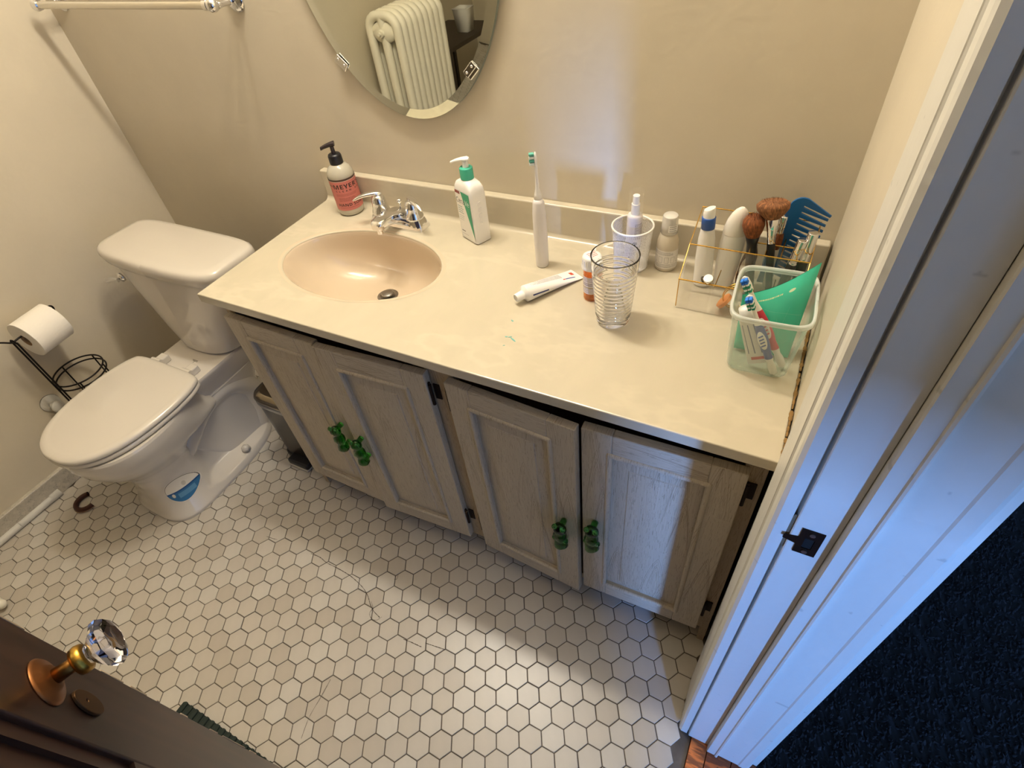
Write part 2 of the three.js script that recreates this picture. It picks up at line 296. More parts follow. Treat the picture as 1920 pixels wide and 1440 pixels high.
// added cupboard over added cabinet in the hall, to block and narrow the daylight
{
  const c = thing('added_wall_cupboard', 'added white cupboard on the hall wall, keeps daylight off the upper jamb', 'cupboard', [XH, 0, 0.64]);
  const m = std(0xd9d3c6, 0.5);
  mesh('cupboard_body', rbox(0.001, 0.58, 0.97, 2.1, 0, 0.38, 0.003), m, c);
  for (const z of [0.004, 0.192]) { const d = mesh('cupboard_door', rbox(0.58, 0.598, 0.975, 2.095, z, z + 0.184, 0.003), m, c); mesh('knob', ball(0.61, 1.05, z < 0.1 ? 0.165 : 0.215, 0.011, 14), steelDull, d); }
  const b = thing('added_hall_cabinet', 'added narrow dark wooden cabinet in the hall, narrows the daylight stripe', 'cabinet', [XH, 0, 0.64]);
  const w = std(0x5a4533, 0.6);
  mesh('cabinet_body', rbox(0.001, 0.318, 0.002, 0.96, 0, 0.38, 0.003), w, b);
  const d = mesh('cabinet_front', rbox(0.318, 0.334, 0.03, 0.95, 0.006, 0.374, 0.003), w, b); mesh('knob', ball(0.346, 0.6, 0.05, 0.011, 14), steelDull, d);
}
// ---------------------------------------------------------------- brown panel door standing open
{
  const door = new THREE.Group(); door.name = 'door_1'; door.userData = { kind: 'structure', label: 'dark brown panelled door standing open with glass knob', category: 'door' };
  // local x runs from the free edge to the hinges, local z towards the hall face
  const E = V(-0.09, 0, 0.192), Hn = V(0.605, 0, HZ), W = E.distanceTo(Hn);
  door.position.set(E.x, 0, E.z); door.rotation.y = -Math.atan2(Hn.z - E.z, Hn.x - E.x); scene.add(door);
  const side = -1;                                                            // the hall face looks to local -z
  const brownTex = dataTex(512, 512, (u, v) => { const f = fbm(u * 4, v * 0.6), l = n128(u * 128, v * 6), g = 0.75 + 0.5 * (f - 0.5) + 0.25 * (l - 0.5); return [66 * g, 43 * g, 32 * g]; }, true);
  const wood = phys(0xffffff, 0.34, { map: brownTex, clearcoat: 0.25, clearcoatRoughness: 0.2 });
  const T = 0.035, y0 = 0.012, y1 = 2.03, S = 0.115;
  const part = (n, g) => mesh(n, metricUV(g, 1), wood, door);
  part('stile', rbox(0, S, y0, y1, 0, T, 0.003)); part('stile', rbox(W - S, W, y0, y1, 0, T, 0.003));
  for (const [a, b] of [[y0, 0.25], [0.70, 0.80], [1.20, 1.30], [1.91, y1]]) part('rail', box(S, W - S, a, b, 0.0006, T - 0.0006));
  for (const [a, b] of [[0.25, 0.70], [0.80, 1.20], [1.30, 1.91]]) {
    part('panel', box(S, W - S, a, b, 0.012, 0.023));
    part('panel_moulding', join([box(S, S + 0.016, a, b, 0.006, 0.012), box(W - S - 0.016, W - S, a, b, 0.006, 0.012), box(S, W - S, a, a + 0.016, 0.006, 0.012), box(S, W - S, b - 0.016, b, 0.006, 0.012)]));
  }
  const chipMat = std(0xb9a58a, 0.8), chips = [];
  for (let i = 0; i < 26; i++) { const y = rr(0.35, 1.25), h = rr(0.006, 0.05); chips.push(box(-0.0004, rr(0.0006, 0.0022), y, y + h, -0.0003, rr(0.002, 0.006))); }
  mesh('worn_edge', join(chips), chipMat, door);
  // knob: plate, shank, ferrule and cut glass head
  const KY = 0.931, KX = 0.06;
  const knob = new THREE.Group(); knob.name = 'door_knob'; knob.position.set(KX, KY, 0); knob.rotation.x = -Math.PI / 2; door.add(knob);   // local y points out of the hall face
  const copper = std(0x8a5a34, 0.42, { metalness: 0.9 });
  mesh('rosette', lathe([[0.0, 0], [0.0265, 0], [0.0265, 0.0015], [0.024, 0.004], [0.016, 0.0062], [0.0125, 0.0095], [0, 0.0095]], 36), copper, knob);
  mesh('shank', lathe([[0, 0.008], [0.0085, 0.008], [0.0075, 0.02], [0.0078, 0.03], [0, 0.03]], 24), std(0x7a5428, 0.35, { metalness: 1 }), knob);
  mesh('ferrule', lathe([[0, 0.027], [0.009, 0.027], [0.0145, 0.0285], [0.016, 0.033], [0.0148, 0.038], [0.0115, 0.0402], [0, 0.0402]], 30), brass, knob);
  const kg = toCreasedNormals(lathe([[0, 0.0403], [0.0105, 0.0403], [0.0115, 0.043], [0.0175, 0.047], [0.0262, 0.054], [0.0272, 0.060], [0.0235, 0.066], [0.0135, 0.0685], [0, 0.0672]], 8), 0.3);
  mesh('glass_head', kg, phys(0xf4f2fa, 0.015, { transmission: 1, thickness: 0.02, ior: 1.52 }), knob);
  mesh('silvered_core', new THREE.CylinderGeometry(0.0045, 0.009, 0.002, 8).translate(0, 0.0425, 0), chrome, knob);
  // keyhole plate below
  const kp = new THREE.Shape(); kp.absellipse(0, 0, 0.0125, 0.024, 0, Math.PI * 2);
  const kh = new THREE.Path(); kh.absellipse(0, 0.004, 0.0032, 0.0032, 0, Math.PI * 2); kp.holes.push(kh);
  mesh('keyhole_plate', new THREE.ExtrudeGeometry(kp, { depth: 0.002, bevelEnabled: true, bevelSize: 0.001, bevelThickness: 0.0008, bevelSegments: 2, curveSegments: 24 }).translate(KX + 0.004, KY - 0.062, -0.0032), std(0x5b4128, 0.5, { metalness: 0.85 }), door);
  for (const y of [0.25, 1.05, 1.8]) mesh('hinge', join([rod(V(W + 0.004, y, T * 0.9), V(W + 0.004, y + 0.09, T * 0.9), 0.006)]), steelDull, door);
}

// ---------------------------------------------------------------- vanity cabinet
const CX0 = -0.663, CX1 = 0.577, CF = -0.476;                                // cabinet sides and frame front
const oakTex = canvasTex(1024, 1024, (c, w, h) => {
  c.fillStyle = '#c6beaf'; c.fillRect(0, 0, w, h);
  for (let i = 0; i < 900; i++) { const x = rnd() * w, y = rnd() * h, L = rr(60, 420), a = rnd(); c.strokeStyle = a < 0.5 ? `rgba(236,232,222,${rr(0.05, 0.22)})` : `rgba(150,134,112,${rr(0.04, 0.16)})`; c.lineWidth = rr(0.6, 3.2); c.beginPath(); c.moveTo(x, y); c.bezierCurveTo(x + rr(-4, 4), y + L * 0.3, x + rr(-6, 6), y + L * 0.6, x + rr(-7, 7), y + L); c.stroke(); }
  for (let k = 0; k < 9; k++) {                                                // cathedral figure
    const cx = rr(0.1, 0.9) * w, cy = rr(0, 1) * h, n = 6;
    for (let q = 0; q < n; q++) { c.strokeStyle = `rgba(100,80,58,${rr(0.18, 0.45)})`; c.lineWidth = rr(0.8, 2.2); const sx = 10 + q * rr(8, 13), hy = 60 + q * 46; c.beginPath(); c.moveTo(cx - sx, cy + hy); c.quadraticCurveTo(cx - sx * 0.5, cy - hy * 0.3, cx + rr(-5, 5), cy - hy * 0.6); c.quadraticCurveTo(cx + sx * 0.5, cy - hy * 0.3, cx + sx, cy + hy); c.stroke(); }
  }
  for (let i = 0; i < 3000; i++) { const x = rnd() * w, y = rnd() * h, L = rr(6, 48); c.strokeStyle = `rgba(84,66,46,${rr(0.12, 0.55)})`; c.lineWidth = rr(0.5, 1.3); c.beginPath(); c.moveTo(x, y); c.lineTo(x + rr(-1.5, 1.5), y + L); c.stroke(); }
});
const oakBump = canvasTex(512, 512, (c, w, h) => {
  c.fillStyle = '#b0b0b0'; c.fillRect(0, 0, w, h);
  for (let i = 0; i < 2600; i++) { const x = rnd() * w, y = rnd() * h, L = rr(5, 50); c.strokeStyle = `rgba(40,40,40,${rr(0.1, 0.5)})`; c.lineWidth = rr(0.5, 1.4); c.beginPath(); c.moveTo(x, y); c.lineTo(x + rr(-1, 1), y + L); c.stroke(); }
}, false);
const oak = std(0xf2ece2, 0.5, { map: oakTex, bumpMap: oakBump, bumpScale: 0.0006 });
const oakFrame = std(0xe2d2bc, 0.55, { map: oakTex, bumpMap: oakBump, bumpScale: 0.0006 });
const cab = thing('vanity_cabinet', 'whitewashed oak vanity cabinet with four panelled doors and green glass pulls', 'cabinet', [0, 0, 0]);
const greenGlass = phys(0xeaf8e6, 0.02, { transmission: 1, thickness: 0.012, ior: 1.42, attenuationColor: new THREE.Color(0x5fbd5c), attenuationDistance: 0.013 });
const rust = std(0x2a1c15, 0.7, { metalness: 0.6 });
{
  const P = (n, g, m = oakFrame, sw = false) => mesh(n, metricUV(g, 2.2, sw), m, cab);
  P('side_panel', box(CX0, CX0 + 0.016, 0.0, 0.77, ZB + 0.004, CF)); P('side_panel', box(CX1 - 0.016, CX1, 0.0, 0.77, ZB + 0.004, CF));
  P('frame_stile', box(CX0, CX0 + 0.03, 0.075, 0.77, CF - 0.018, CF + 0.0005)); P('frame_stile', box(-0.082, -0.014, 0.075, 0.77, CF - 0.018, CF + 0.0005)); P('frame_stile', box(CX1 - 0.035, CX1, 0.075, 0.77, CF - 0.018, CF + 0.0005));
  P('frame_rail', box(CX0 + 0.03, CX1 - 0.035, 0.735, 0.77, CF - 0.018, CF), oakFrame, true); P('frame_rail', box(CX0 + 0.03, CX1 - 0.035, 0.075, 0.10, CF - 0.018, CF), oakFrame, true);
  P('base_panel', box(CX0 + 0.016, CX1 - 0.016, 0.08, 0.092, ZB + 0.004, CF - 0.018)); P('back_panel', box(CX0 + 0.016, CX1 - 0.016, 0.092, 0.76, ZB + 0.004, ZB + 0.012));
  P('toe_board', box(CX0 + 0.016, CX1 - 0.016, 0.0, 0.08, -0.566, -0.55), std(0x8d8272, 0.7));
}
function glassPull() {                                                         // a knobbly little cast-glass pull, long axis y, standing out along z
  const rings = [], N = 22, prof = [[0, 0.0], [0.004, 0.0085], [0.012, 0.0118], [0.021, 0.0105], [0.027, 0.0078], [0.031, 0.0082], [0.038, 0.0112], [0.046, 0.0115], [0.053, 0.0092], [0.058, 0.0075], [0.062, 0.0085], [0.069, 0.0108], [0.076, 0.0098], [0.081, 0.006], [0.083, 0.0]];
  for (const [y, r] of prof) rings.push(Array.from({ length: N }, (_, i) => { const a = i / N * 6.2832, k = 1.22 * Math.max(r, 0.0003) * (1 + 0.06 * Math.cos(3 * a + y * 90)); return V(k * Math.cos(a), y - 0.0415, 0.022 + k * 0.9 * Math.sin(a)); }));
  const body = loft(rings, true, true);
  return join([body, ball(-0.0085, 0.037, 0.027, 0.0056, 12), ball(0.0085, 0.037, 0.027, 0.0056, 12), ball(0.0118, -0.006, 0.024, 0.0058, 12), ball(-0.0105, -0.006, 0.026, 0.005, 12), rod(V(0, 0.03, 0.016), V(0, 0.03, 0), 0.0062, 12), rod(V(0, -0.03, 0.016), V(0, -0.03, 0), 0.0062, 12)]);
}
const pullGeo = glassPull().scale(1.15, 1.15, 1.1);
function cabinetDoor(hx, sideSign, y0, y1, w, deg, pullY, spin = 0) {
  const d = new THREE.Group(); d.name = 'cabinet_door'; cab.add(d);
  d.position.set(hx, 0, CF + 0.0015); d.rotation.y = sideSign * deg * Math.PI / 180;      // hinge at the local origin
  const X = s => sideSign < 0 ? s : -s, bxd = (a, b, c, e, z0, z1, r = 0.0025) => rbox(Math.min(X(a), X(b)), Math.max(X(a), X(b)), c, e, z0, z1, r);
  const fw = 0.058, T = 0.0195, add = (n, g, sw = false, m = oak, label) => { const off = rr(0, 5); g.translate(off, off * 1.7, 0); metricUV(g, 2.2, sw); const h = metricUV(g, 2.2, sw); h.translate(-off, -off * 1.7, 0); const q = mesh(n, h, m, d); if (label) q.userData.label = label; return q; };
  add('door_stile', bxd(0, fw, y0, y1, 0, T)); add('door_stile', bxd(w - fw, w, y0, y1, 0, T));
  add('door_rail', bxd(fw - 0.0003, w - fw + 0.0003, y1 - fw, y1, 0, T), true); add('door_rail', bxd(fw - 0.0003, w - fw + 0.0003, y0, y0 + fw, 0, T), true);
  // raised rounded moulding around the panel
  const m = 0.013, a = fw - 0.004, b = w - fw + 0.004, c = y0 + fw - 0.004, e = y1 - fw + 0.004;
  const run = (p, q) => rod(p, q, 0.0056, 10);
  add('panel_moulding', join([run(V(X(a), c, T - 0.001), V(X(a), e, T - 0.001)), run(V(X(b), c, T - 0.001), V(X(b), e, T - 0.001)), run(V(X(a), c, T - 0.001), V(X(b), c, T - 0.001)), run(V(X(a), e, T - 0.001), V(X(b), e, T - 0.001)), ball(X(a), c, T - 0.001, 0.0056, 10), ball(X(a), e, T - 0.001, 0.0056, 10), ball(X(b), c, T - 0.001, 0.0056, 10), ball(X(b), e, T - 0.001, 0.0056, 10)]));
  // raised field: sunk border sloping up to a flat centre
  const ring = (i, z) => [V(X(fw + i), y0 + fw + i, z), V(X(w - fw - i), y0 + fw + i, z), V(X(w - fw - i), y1 - fw - i, z), V(X(fw + i), y1 - fw - i, z)];
  const field = toCreasedNormals(loft([ring(-0.002, 0.002), ring(-0.002, 0.0095), ring(0.006, 0.0095), ring(0.032, 0.0145), ring(0.034, 0.0165)], true, true), 0.2);
  add('raised_panel', field);
  const pl = mesh('pull', pullGeo, greenGlass, d); pl.position.set(X(w - 0.030), pullY, T); pl.rotation.z = spin; pl.userData.label = 'green cast glass pull';
  for (const y of [y1 - 0.062, y0 + 0.10]) mesh('hinge', join([rod(V(X(-0.003), y - 0.03, 0.012), V(X(-0.003), y + 0.03, 0.012), 0.0038, 10), rbox(Math.min(X(-0.018), X(-0.003)), Math.max(X(-0.018), X(-0.003)), y - 0.022, y + 0.022, -0.0008, 0.0022, 0.001), rbox(-0.0026 + X(-0.003), 0.0026 + X(-0.003), y + 0.03, y + 0.036, 0.009, 0.015, 0.002)]), rust, d);
  return d;
}
cabinetDoor(-0.652, -1, 0.088, 0.724, 0.285, 0.8, 0.405, 0.0);
cabinetDoor(-0.073, 1, 0.086, 0.728, 0.287, 3.0, 0.392, 0.0);
cabinetDoor(-0.024, -1, 0.078, 0.725, 0.287, 3.6, 0.372, 0.0);
cabinetDoor(0.551, 1, 0.098, 0.724, 0.283, 1.4, 0.392, 0.0);

// ---------------------------------------------------------------- cast countertop with moulded basin
const SX = -0.375, SZ = -0.671, SA = 0.212, SB = 0.136, SD = 0.135;
const stoneCream = dataTex(1024, 512, (u, v) => { const f = fbm(u * 2, v), w = 0.5 + 0.5 * Math.sin(6.28 * (u * 2 + v * 3) + 9 * fbm(u + 0.3, v * 2 + 0.1)), k = 0.94 + 0.05 * f + 0.03 * Math.pow(w, 6); return [249 * k, 240 * k, 222 * k]; }, true);
const marble = phys(0xd0cdc3, 0.2, { map: stoneCream, clearcoat: 0.35, clearcoatRoughness: 0.08 });
const top = thing('countertop', 'cream cast marble countertop with moulded oval basin and backsplash', 'countertop');
{
  const X0 = -0.673, X1 = 0.583, ZF = -0.438, t = 0.024;
  const s = new THREE.Shape(); s.moveTo(X0 + 0.002, -ZF - 0.0 + 0.002); const b = 0.0025;
  s.moveTo(X0 + b, -ZF + b); s.lineTo(X1 - b, -ZF + b); s.lineTo(X1 - b, -(ZB + b)); s.lineTo(X0 + b, -(ZB + b)); s.closePath();
  const h = new THREE.Path(); h.absellipse(SX, -SZ, SA + b, SB + b, 0, Math.PI * 2, true); s.holes.push(h);
  const slab = new THREE.ExtrudeGeometry(s, { depth: t - 2 * b, bevelEnabled: true, bevelSize: b, bevelThickness: b, bevelSegments: 3, curveSegments: 72 }).rotateX(-Math.PI / 2).translate(0, HC - t + b, 0);
  mesh('slab', metricUV(slab, 1), marble, top);
  const splash = rbox(X0, X1, HC - 0.002, 0.877, ZB + 0.0005, ZB + 0.022, 0.004, 3);
  const cove = new THREE.Shape(); cove.moveTo(0, 0); cove.lineTo(0.012, 0); cove.absarc(0.012, 0.012, 0.012, -Math.PI / 2, -Math.PI, true); cove.closePath();
  const cv = new THREE.ExtrudeGeometry(cove, { depth: X1 - X0, bevelEnabled: false, curveSegments: 8 }).rotateY(-Math.PI / 2).translate(X1, HC - 0.0004, ZB + 0.0218);
  mesh('backsplash', metricUV(join([splash, cv]), 1), marble, top);
  // basin: rings from the rolled rim down to the drain
  const rings = [], N = 96, dz = -0.055;
  const steps = [[1.06, 0.0003], [1.03, 0.0003], [1.012, -0.0006], [1.0, -0.003], [0.985, -0.008], [0.965, -0.018], [0.94, -0.032], [0.90, -0.05], [0.84, -0.07], [0.75, -0.09], [0.63, -0.108], [0.48, -0.121], [0.32, -0.129], [0.2, -0.133], [0.125, -SD]];
  for (const [k, y] of steps) { const q = Math.pow(Math.max(0, Math.min(1, -y / SD)), 1.3); rings.push(Array.from({ length: N }, (_, i) => { const a = i / N * 6.28319, rx = THREE.MathUtils.lerp(SA * k, 0.026 * k / 0.125, Math.pow(1 - Math.min(1, k), 2.2)), rz = THREE.MathUtils.lerp(SB * k, 0.026 * k / 0.125, Math.pow(1 - Math.min(1, k), 2.2)); return V(SX + rx * Math.cos(a), HC + y, SZ + dz * q + rz * Math.sin(a)); })); }
  const g = loft(rings, false, false); const ix = g.index.array;
  for (let i = 0; i < ix.length; i += 3) { const q = ix[i]; ix[i] = ix[i + 1]; ix[i + 1] = q; }
  g.computeVertexNormals(); if (g.attributes.normal.getY(N * 6) < 0) { for (let i = 0; i < ix.length; i += 3) { const q = ix[i]; ix[i] = ix[i + 1]; ix[i + 1] = q; } g.computeVertexNormals(); }
  mesh('basin', g, phys(0xcdbba2, 0.16, { clearcoat: 0.4, clearcoatRoughness: 0.06 }), top);
  const dr = mesh('drain', lathe([[0.0, -0.001], [0.027, -0.001], [0.0275, 0.001], [0.024, 0.0028], [0.0195, 0.0015], [0.0185, -0.001]], 36).translate(SX, HC - SD - 0.0005, SZ + dz), steelDull, top);
  mesh('stopper', lathe([[0, 0.0105], [0.0135, 0.0095], [0.0155, 0.0065], [0.0145, 0.004], [0.006, 0.002], [0.006, -0.003], [0, -0.003]], 30).translate(SX, HC - SD, SZ + dz), steelDull, dr);
  // dried toothpaste marks
  const paste = std(0x6fb5ad, 0.5), blob = (x, z, rx, rz, a) => { const e = ball(0, 0, 0, 1, 12); e.scale(rx, 0.0007, rz).rotateY(a).translate(x, HC + 0.0002, z); return e; };
  const m = mesh('toothpaste_smear', join([blob(0.092, -0.548, 0.0085, 0.0017, -0.5), blob(0.083, -0.553, 0.004, 0.0012, 0.6), blob(0.076, -0.551, 0.003, 0.0015, 0.2), blob(0.066, -0.598, 0.0022, 0.0018, 0), blob(0.063, -0.600, 0.0013, 0.0012, 0), blob(0.083, -0.527, 0.0025, 0.0006, 0.7)]), paste, top); m.userData.label = 'dried teal toothpaste marks';
  // brown stained caulk between counter and wall
  const ck = []; for (let i = 0; i < 40; i++) { const z = -0.45 - i * 0.0115; ck.push(ball(0, 0, 0, 1, 8).scale(rr(0.0015, 0.004), rr(0.001, 0.0026), rr(0.006, 0.010)).translate(X1 + 0.0012, HC + 0.0004, z + rr(-0.003, 0.003))); }
  const k = mesh('caulk', join(ck), std(0x8a6a3c, 0.9), top); k.userData.label = 'brown stained caulk line';
}

// ---------------------------------------------------------------- faucet
{
  const f = thing('faucet', 'chrome two-handle faucet standing behind the basin', 'faucet', [-0.383, HC, -0.852]);
  // base: a bevelled bar
  const rg = (x, z, y, r) => { const a = [], hw = x, hd = z; for (let i = 0; i < 40; i++) { const t = i / 40 * 6.28319, c = Math.cos(t), s = Math.sin(t); a.push(V(hw * Math.sign(c) * Math.pow(Math.abs(c), r), y, hd * Math.sign(s) * Math.pow(Math.abs(s), r))); } return a; };
  mesh('base', toCreasedNormals(loft([rg(0.081, 0.027, 0, 0.35), rg(0.081, 0.027, 0.004, 0.35), rg(0.071, 0.0205, 0.027, 0.42), rg(0.067, 0.018, 0.0295, 0.5)], true, true), 0.6), chrome, f);
  const sec = (z, y, w, h) => Array.from({ length: 24 }, (_, i) => { const t = i / 24 * 6.28319, c = Math.cos(t), s = Math.sin(t); return V(w * Math.sign(c) * Math.pow(Math.abs(c), 0.55), y + h * Math.sign(s) * Math.pow(Math.abs(s), 0.55), z); });
  mesh('spout', loft([sec(-0.012, 0.024, 0.024, 0.016), sec(0.012, 0.031, 0.0235, 0.016), sec(0.04, 0.038, 0.021, 0.0135), sec(0.062, 0.0415, 0.0195, 0.0120), sec(0.080, 0.0405, 0.0180, 0.0125), sec(0.087, 0.0385, 0.0160, 0.011), sec(0.091, 0.0375, 0.0110, 0.0075)], true, true), chrome, f);
  mesh('aerator', cyl(0.009, 0.0095, 0.013, 24).translate(0, 0.0175, 0.077), chrome, f);
  mesh('lift_rod', join([rod(V(0, 0.02, -0.017), V(0, 0.050, -0.017), 0.0028), lathe([[0, 0], [0.003, 0], [0.0062, 0.004], [0.0068, 0.008], [0.0045, 0.011], [0, 0.0115]], 20).translate(0, 0.049, -0.017)]), chrome, f);
  for (const [sx, ang] of [[-1, 2.48], [1, 0.56]]) {
    const hnd = new THREE.Group(); hnd.name = 'handle'; hnd.position.set(sx * 0.051, 0.026, 0); f.add(hnd);
    mesh('handle_hub', lathe([[0, 0], [0.0235, 0], [0.0232, 0.004], [0.0205, 0.012], [0.0182, 0.026], [0.0168, 0.037], [0.0135, 0.0435], [0.007, 0.047], [0, 0.0475]], 30), chrome, hnd);
    const len = 0.074, c = Math.cos(ang), s = Math.sin(ang), L = [];
    for (let k = 0; k <= 8; k++) { const t = k / 8, d = -0.012 + t * len, w = 0.0082 + 0.0016 * Math.sin(Math.PI * t) - 0.0026 * t, h = 0.0062 * (1 - 0.45 * t), y = 0.049 + 0.004 * Math.sin(t * 2.2) - 0.010 * t * t * t; L.push(Array.from({ length: 16 }, (_, i) => { const a = i / 16 * 6.28319, q = (k === 0 || k === 8 ? 0.45 : 1); return V(c * d - s * w * q * Math.cos(a), y + h * q * Math.sin(a), s * d + c * w * q * Math.cos(a)); })); }
    mesh('lever', loft(L, true, true), chrome, hnd);
  }
}

// ---------------------------------------------------------------- oval mirror
{
  const MX = -0.31, MY = 1.418, A = 0.256, B = 0.384, zf = ZB + 0.008;
  const m = thing('oval_mirror', 'large oval mirror hung on the wall above the basin', 'mirror', [MX, MY, zf]);
  const silver = std(new THREE.Color().setRGB(0.80, 0.83, 0.76), 0.012, { metalness: 1 });
  const face = new THREE.Shape(); face.absellipse(0, 0, A - 0.021, B - 0.021, 0, Math.PI * 2);
  mesh('mirror_glass', new THREE.ShapeGeometry(face, 96).translate(0, 0, 0.0045), silver, m);
  const el = (d, z) => Array.from({ length: 128 }, (_, i) => { const a = i / 128 * 6.28319; return V((A - d) * Math.cos(a), (B - d) * Math.sin(a), z); });
  mesh('bevel', loft([el(0.021, 0.0045), el(0.0004, 0.0021)], false, false), silver, m);
  mesh('backing', loft([el(0.0, -0.006), el(0.0, 0.0020), el(0.0008, 0.0020)], true, true), std(0x7f8a80, 0.3), m);
  for (const [x, y, a] of [[-0.492, 1.143, -0.75], [-0.152, 1.141, 0.75], [-0.5, 1.66, 0.9 + Math.PI / 2], [-0.12, 1.66, -0.9 - Math.PI / 2]]) { const c = mesh('clip', join([rbox(-0.016, 0.016, -0.011, 0.002, -0.007, 0.006, 0.002), rbox(-0.016, 0.016, -0.004, 0.011, 0.0045, 0.008, 0.0015), ball(-0.009, 0.004, 0.008, 0.003, 10), ball(0.009, 0.004, 0.008, 0.003, 10)]), chrome, m); c.position.set(x - MX, y - MY, 0); c.rotation.z = a; }
}

// ---------------------------------------------------------------- towel bar
{
  const t = thing('towel_bar', 'chrome towel bar on the wall above the toilet', 'towel bar', [-1.12, 1.262, ZB]);
  mesh('bar', rod(V(-0.335, 0.004, 0.068), V(0.335, 0.004, 0.068), 0.0092, 24), std(0xdad6cc, 0.16, { metalness: 1 }), t);
  for (const s of [-1, 1]) {
    const b = new THREE.Group(); b.name = 'bracket'; b.position.set(s * 0.347, 0, 0); t.add(b);
    mesh('wall_plate', lathe([[0, 0], [0.026, 0], [0.0265, 0.003], [0.022, 0.0065], [0.019, 0.008], [0.0125, 0.012], [0, 0.013]], 32).rotateX(Math.PI / 2), chrome, b);
    mesh('arm', join([lathe([[0, 0.01], [0.0095, 0.012], [0.0065, 0.025], [0.0062, 0.045], [0.0085, 0.056], [0, 0.058]], 24).rotateX(Math.PI / 2), ball(0, 0.003, 0.066, 0.0145, 22), rod(V(-s * 0.02, 0.004, 0.068), V(-s * 0.008, 0.004, 0.068), 0.0118, 22)]), chrome, b);
  }
}

// ---------------------------------------------------------------- vanity lamp above the mirror
{
  const LX = -0.31, LY = 2.157, LZ = ZB;
  const l = thing('vanity_lamp', 'three-globe vanity lamp above the oval mirror', 'lamp', [LX, LY, LZ]);
  mesh('back_plate', rbox(-0.28, 0.28, -0.045, 0.045, 0, 0.03, 0.008), chrome, l);
  for (const x of [-0.21, 0, 0.21]) {
    mesh('socket', lathe([[0, 0], [0.026, 0], [0.022, 0.03], [0.018, 0.135], [0, 0.135]], 24).rotateX(Math.PI / 2).translate(x, 0, 0.02), chrome, l);
    const bulb = mesh('bulb', ball(x, 0, 0.2, 0.045, 24), std(0xfff1d8, 0.4, { emissive: BULB.color, emissiveIntensity: 8 }), l);
    const p = new THREE.PointLight(BULB.color, BULB.power, 0, 2); p.position.set(x, 0, 0.2); p.castShadow = true; p.shadow.radius = 2.1; p.name = 'bulb_light'; l.add(p);
  }
}
